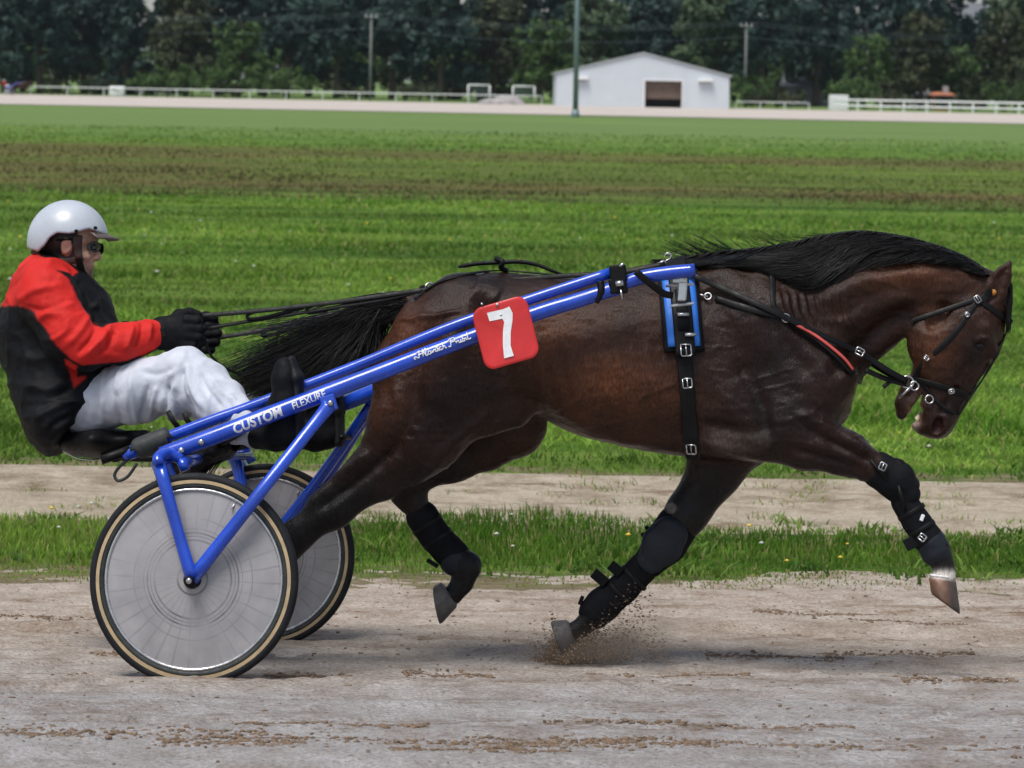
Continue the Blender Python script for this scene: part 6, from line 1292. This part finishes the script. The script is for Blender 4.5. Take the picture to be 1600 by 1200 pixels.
# --- rails
def rail_run(name, label, xs, Yf, hh, heights, post_w=.05, rr=.06, cat='rail'):
    p0 = at(xs[0], Yf(xs[0])); root = empty(name, label, cat, None, tuple(p0)); tops = []
    for x in xs:
        p = at(x, Yf(x)); tops.append(p); mb = MB(); mb.box(p - p0 + [0, 0, hh / 2], (post_w, 0, 0), (0, post_w, 0), (0, 0, hh / 2)); mb.build('post', M['white_paint'], root, False)
    for h_ in heights: mb = MB(); mb.tube(np.array(tops) - p0 + [0, -.05, h_], rr, 8); mb.build('rail_bar', M['white_paint'], root)
    return root
lineY = lambda x: 284.0 / (1 + .26 * (x - 800) / FPX) + 2
rail_run('rail', 'long low white rail on posts left of the shed along the far track', list(range(48, 868, 57)), lineY, .9, (.88,), rr=.06)
rail_run('rail', 'short thin white rail between the shed and the white fence', list(range(1150, 1302, 38)), lambda x: lineY(x) - 4, .75, (.72,), rr=.05)
rail_run('fence', 'white double-rail fence at the right edge of the far track', list(range(1304, 1640, 36)), lambda x: lineY(x) - 3, 1.15, (1.1, .5), .09, .10, 'fence')
mb = MB(); mb.box((0, 0, .8), (1.0, 0, 0), (0, .3, 0), (0, 0, .8), .05); o = mb.build('gate_post', M['white_paint'], None, False); o.location = at(1310, 277); tag(o, 'broad white gate post at the left end of the white fence', 'gate post')
# --- poles
M['pole_steel'] = simple('grey_green_steel', (.16, .23, .24), .5, .3, var=.15, scale=1); M['pole_wood'] = simple('grey_wood', (.20, .21, .20), .9, var=.3, scale=2)
p = at(899, 186); o = empty('lamp_post', 'tall grey green steel lamp post in front of the white shed', 'lamp post', None, tuple(p)); mb = MB(); mb.tube([(0, 0, -.2), (0, 0, 6), (0, 0, 13)], [.20, .17, .13], 12); mb.build('pole', M['pole_steel'], o); mb = MB(); mb.box((0, 0, 13.1), (.9, 0, 0), (0, .12, 0), (0, 0, .08)); q = mb.build('cross_arm', M['pole_steel'], o, False); mb = MB(); mb.box((.6, -.1, 12.85), (.25, 0, 0), (0, .15, 0), (0, 0, .18), .03); mb.build('flood_lamp', M['white_paint'], q, False)
mb = MB(); mb.tube([(0, 0, -.2), (0, 0, .5)], [.35, .24], 12); mb.build('base', M['pole_steel'], o)
for px, py, lab in ((578, 22, 'grey wooden utility pole among the dark trees left of the lamp post'), (1164, 36, 'thin grey utility pole among the trees right of the shed')):
    p = at(px, 303); h_ = hgt(p, py); o = empty('utility_pole', lab, 'pole', None, tuple(p)); mb = MB(); mb.tube([(0, 0, -.2), (0, 0, h_)], [.16, .11], 10); mb.build('pole', M['pole_wood'], o); mb = MB(); mb.box((0, -.15, h_ - .35), (.75, 0, 0), (0, .06, 0), (0, 0, .07)); q = mb.build('cross_arm', M['pole_wood'], o, False)
    for s in (-.6, 0, .6): mb = MB(); mb.tube([(s, -.15, h_ - .28), (s, -.15, h_ - .08)], [.07, .05], 8); mb.build('insulator', M['white_paint'], q)
A_, B_ = at(578, 303), at(1164, 303); A_[2] += hgt(A_, 24); B_[2] += hgt(B_, 38)
for j, dz in enumerate((0, .35, -1.4)):
    t_ = np.linspace(-.6, 1.6, 45); pts = A_ + (B_ - A_) * t_[:, None]; pts[:, 2] += dz - 1.1 * (1 - (2 * (t_ % 1.0) - 1) ** 2); pts[:, 1] -= .2
    v, f = tube_geo(pts - pts[0], .012, 5); o = mk('power_line', v, f, M['pole_steel']); o.location = pts[0]; tag(o, ['middle', 'upper', 'lowest'][j] + ' overhead wire strung across the trees', 'wire', 'overhead wires')
# lattice mast far behind the wood
p = at(1106, 520); o = empty('lattice_mast', 'blue grey steel lattice mast rising behind the trees above the shed', 'mast', None, tuple(p)); H_ = 26.0; M['mast'] = simple('galvanised_steel', (.30, .36, .42), .5, .5, var=.1); mb = MB()
for sx in (-1, 1):
    for sy in (-1, 1): mb2 = MB(); mb2.tube([(sx * 1.5, sy * 1.5, 0), (sx * .7, sy * .7, H_)], .16, 6); mb2.build('leg', M['mast'], o)
zz_ = np.linspace(0, H_, 15)
for i in range(14):
    r0, r1 = 1.5 - .8 * zz_[i] / H_, 1.5 - .8 * zz_[i + 1] / H_
    for sy in (-1, 1): mb2 = MB(); mb2.tube([(-r0, sy * r0, zz_[i]), (r1, sy * r1, zz_[i + 1])], .10, 5); mb2.build('brace', M['mast'], o); mb2 = MB(); mb2.tube([(r0, sy * r0, zz_[i]), (-r1, sy * r1, zz_[i + 1])], .10, 5); mb2.build('brace', M['mast'], o)
mb2 = MB(); mb2.box((0, 0, hgt(p, 14)), (2.6, 0, 0), (0, .3, 0), (0, 0, .15)); mb2.build('cross_arm', M['mast'], o, False)
# --- goals, box, heap, houses
M['net'] = simple('grey_net', (.30, .36, .40), .8, var=.3, scale=3)
for px, lab in ((748, 'left small white goal frame behind the far rail'), (818, 'right small white goal frame behind the far rail')):
    p = at(px, 297); o = empty('goal', lab, 'goal', None, tuple(p), 'goals behind the far rail'); hh_ = hgt(p, 133 if px < 780 else 135)
    for x in (-1.2, 1.2): mb = MB(); mb.tube([(x, 0, 0), (x, 0, hh_)], .09, 8); mb.build('post', M['white_paint'], o)
    mb = MB(); mb.tube([(-1.2, 0, hh_), (1.2, 0, hh_)], .09, 8); mb.build('crossbar', M['white_paint'], o); mb = MB()
    for i in range(9): mb.tube([(-1.2 + .3 * i, .05, hh_), (-1.2 + .3 * i, 1.1, 0)], .018, 4)
    for i in range(5): mb.tube([(-1.2, .1 + .22 * i, hh_ * (1 - .2 * i)), (1.2, .1 + .22 * i, hh_ * (1 - .2 * i))], .018, 4)
    mb.build('net', M['net'], o)['kind'] = 'stuff'
p = at(183, 298); mb = MB(); mb.box((0, 0, .55), (.85, 0, 0), (0, .5, 0), (0, 0, .55), .1); o = mb.build('white_box', M['white_paint'], None, False); o.location = p; tag(o, 'small white box standing by the long rail on the left', 'box')
fh = Field((-3.2, -1.2, -.3), (3.2, 1.2, 1.4), .12); fh.ell((0, 0, 0), (2.4, .9, .75), .2); fh.ell((.9, 0, 0), (1.4, .8, .95), .2); v, q = fh.mesh(); v = v + vnormals(v, q) * (.25 * fbm(v * 2, 3))[:, None]; M['rubble'] = simple('pale_rubble', (.36, .34, .34), .9, var=.4, scale=3, bmp=.5, bscale=5)
o = mk('rubble_heap', v, q, M['rubble']); o.location = at(783, 276); tag(o, 'low pale heap of rubble beside the far track left of the shed', 'heap')
M['wallA'] = simple('pale_render', (.50, .52, .53), .8, var=.12, scale=.5); M['roofG'] = simple('grey_roof', (.13, .14, .16), .7, var=.2, scale=1); M['roofR'] = simple('orange_brick', (.42, .15, .08), .8, var=.2, scale=1); M['win'] = simple('dark_window', (.03, .035, .04), .15, bmp=0)
def house(px, Yd, w_, hw, hr, label, wall='wallA', roof='roofG', base=0.0, dpt=7.0):
    p = at(px, Yd); p[2] += base; o = empty('house', label, 'house', None, tuple(p)); x = w_ / 2
    mk('wall', *prism([(-x, -base - .2), (x, -base - .2), (x, hw), (-x, hw)], 0, dpt), M[wall], o, False)
    v = [(-x - .4, -.4, hw + .01), (x + .4, -.4, hw + .01), (x + .4, dpt + .4, hw + .01), (-x - .4, dpt + .4, hw + .01), (-x, dpt / 2, hw + hr), (x, dpt / 2, hw + hr)]; rf = mk('roof', v, [(0, 1, 5, 4), (2, 3, 4, 5), (1, 2, 5), (3, 0, 4), (3, 2, 1, 0)], M[roof], o, False)
    mb = MB(); mb.box((x * .4, dpt * .45, hw + hr), (.3, 0, 0), (0, .3, 0), (0, 0, .7)); mb.build('chimney', M['rubble'], rf, False)
    for i in range(max(2, int(w_ // 3))): xx = -x + w_ * (i + .5) / max(2, int(w_ // 3)); mb = MB(); mb.box((xx, -.02, hw * .55), (.5, 0, 0), (0, .03, 0), (0, 0, .6)); q = mb.build('window', M['win'], o, False); mb = MB(); mb.box((xx, -.06, hw * .55 - .65), (.6, 0, 0), (0, .06, 0), (0, 0, .05)); mb.build('sill', M['white_paint'], q, False)
    return o
house(1272, 327, 7.0, 2.4, 1.8, 'low dark house with grey roof among the trees right of the shed', 'roofG'); house(1522, 420, 12, 3.2, 3.4, 'pale house with grey roof high on the slope at upper right', base=9.6); house(1445, 312, 3.0, 1.1, .3, 'small white building beside the orange hut at right', base=.6); house(1474, 300, 1.9, 1.5, .35, 'small orange brick hut under the trees at right', 'roofR', 'roofR', base=.2, dpt=2.5); house(232, 345, 4.2, 3.0, 1.2, 'white gable end glimpsed between the dark trees at left', base=2.6); house(1103, 300, 2.0, 3.2, .2, 'small pale hut rising behind the right end of the shed', dpt=3)
# --- the other rig on the far track
og = hit(15, 148.5); Rm = Matrix.Translation(og) @ Matrix.Rotation(R(-13), 4, 'Z') @ Matrix.Translation((0, 0, .02))
for src, a_off, b_off, lab in ((horse, HFOOT, 0, 'distant dark bay horse trotting on the far track at left'), (sulky, 0, 0, 'distant racing sulky on the far track at left'), (person, A0, B0, 'distant driver in red with white helmet on the far track at left')):
    c_ = copy_tree(src); c_['label'] = lab; c_.matrix_world = Rm @ Matrix.Translation((a_off, 0, b_off))
# --- the air
M['air'] = bpy.data.materials.new('haze_air'); M['air'].use_nodes = True; t = M['air'].node_tree; t.nodes.clear(); pv = node(t, 'ShaderNodeVolumePrincipled'); pv.inputs['Color'].default_value = (.78, .88, 1.0, 1); pv.inputs['Density'].default_value = HAZE; ou = t.nodes.new('ShaderNodeOutputMaterial'); t.links.new(pv.outputs[0], ou.inputs['Volume'])
mb = MB(); mb.box((0, 2990, 21), (4200, 0, 0), (0, 3040, 0), (0, 0, 24)); o = mb.build('haze', M['air'], None, False); tag(o, 'thin pale haze in the air over the whole field', 'haze', kind='stuff')
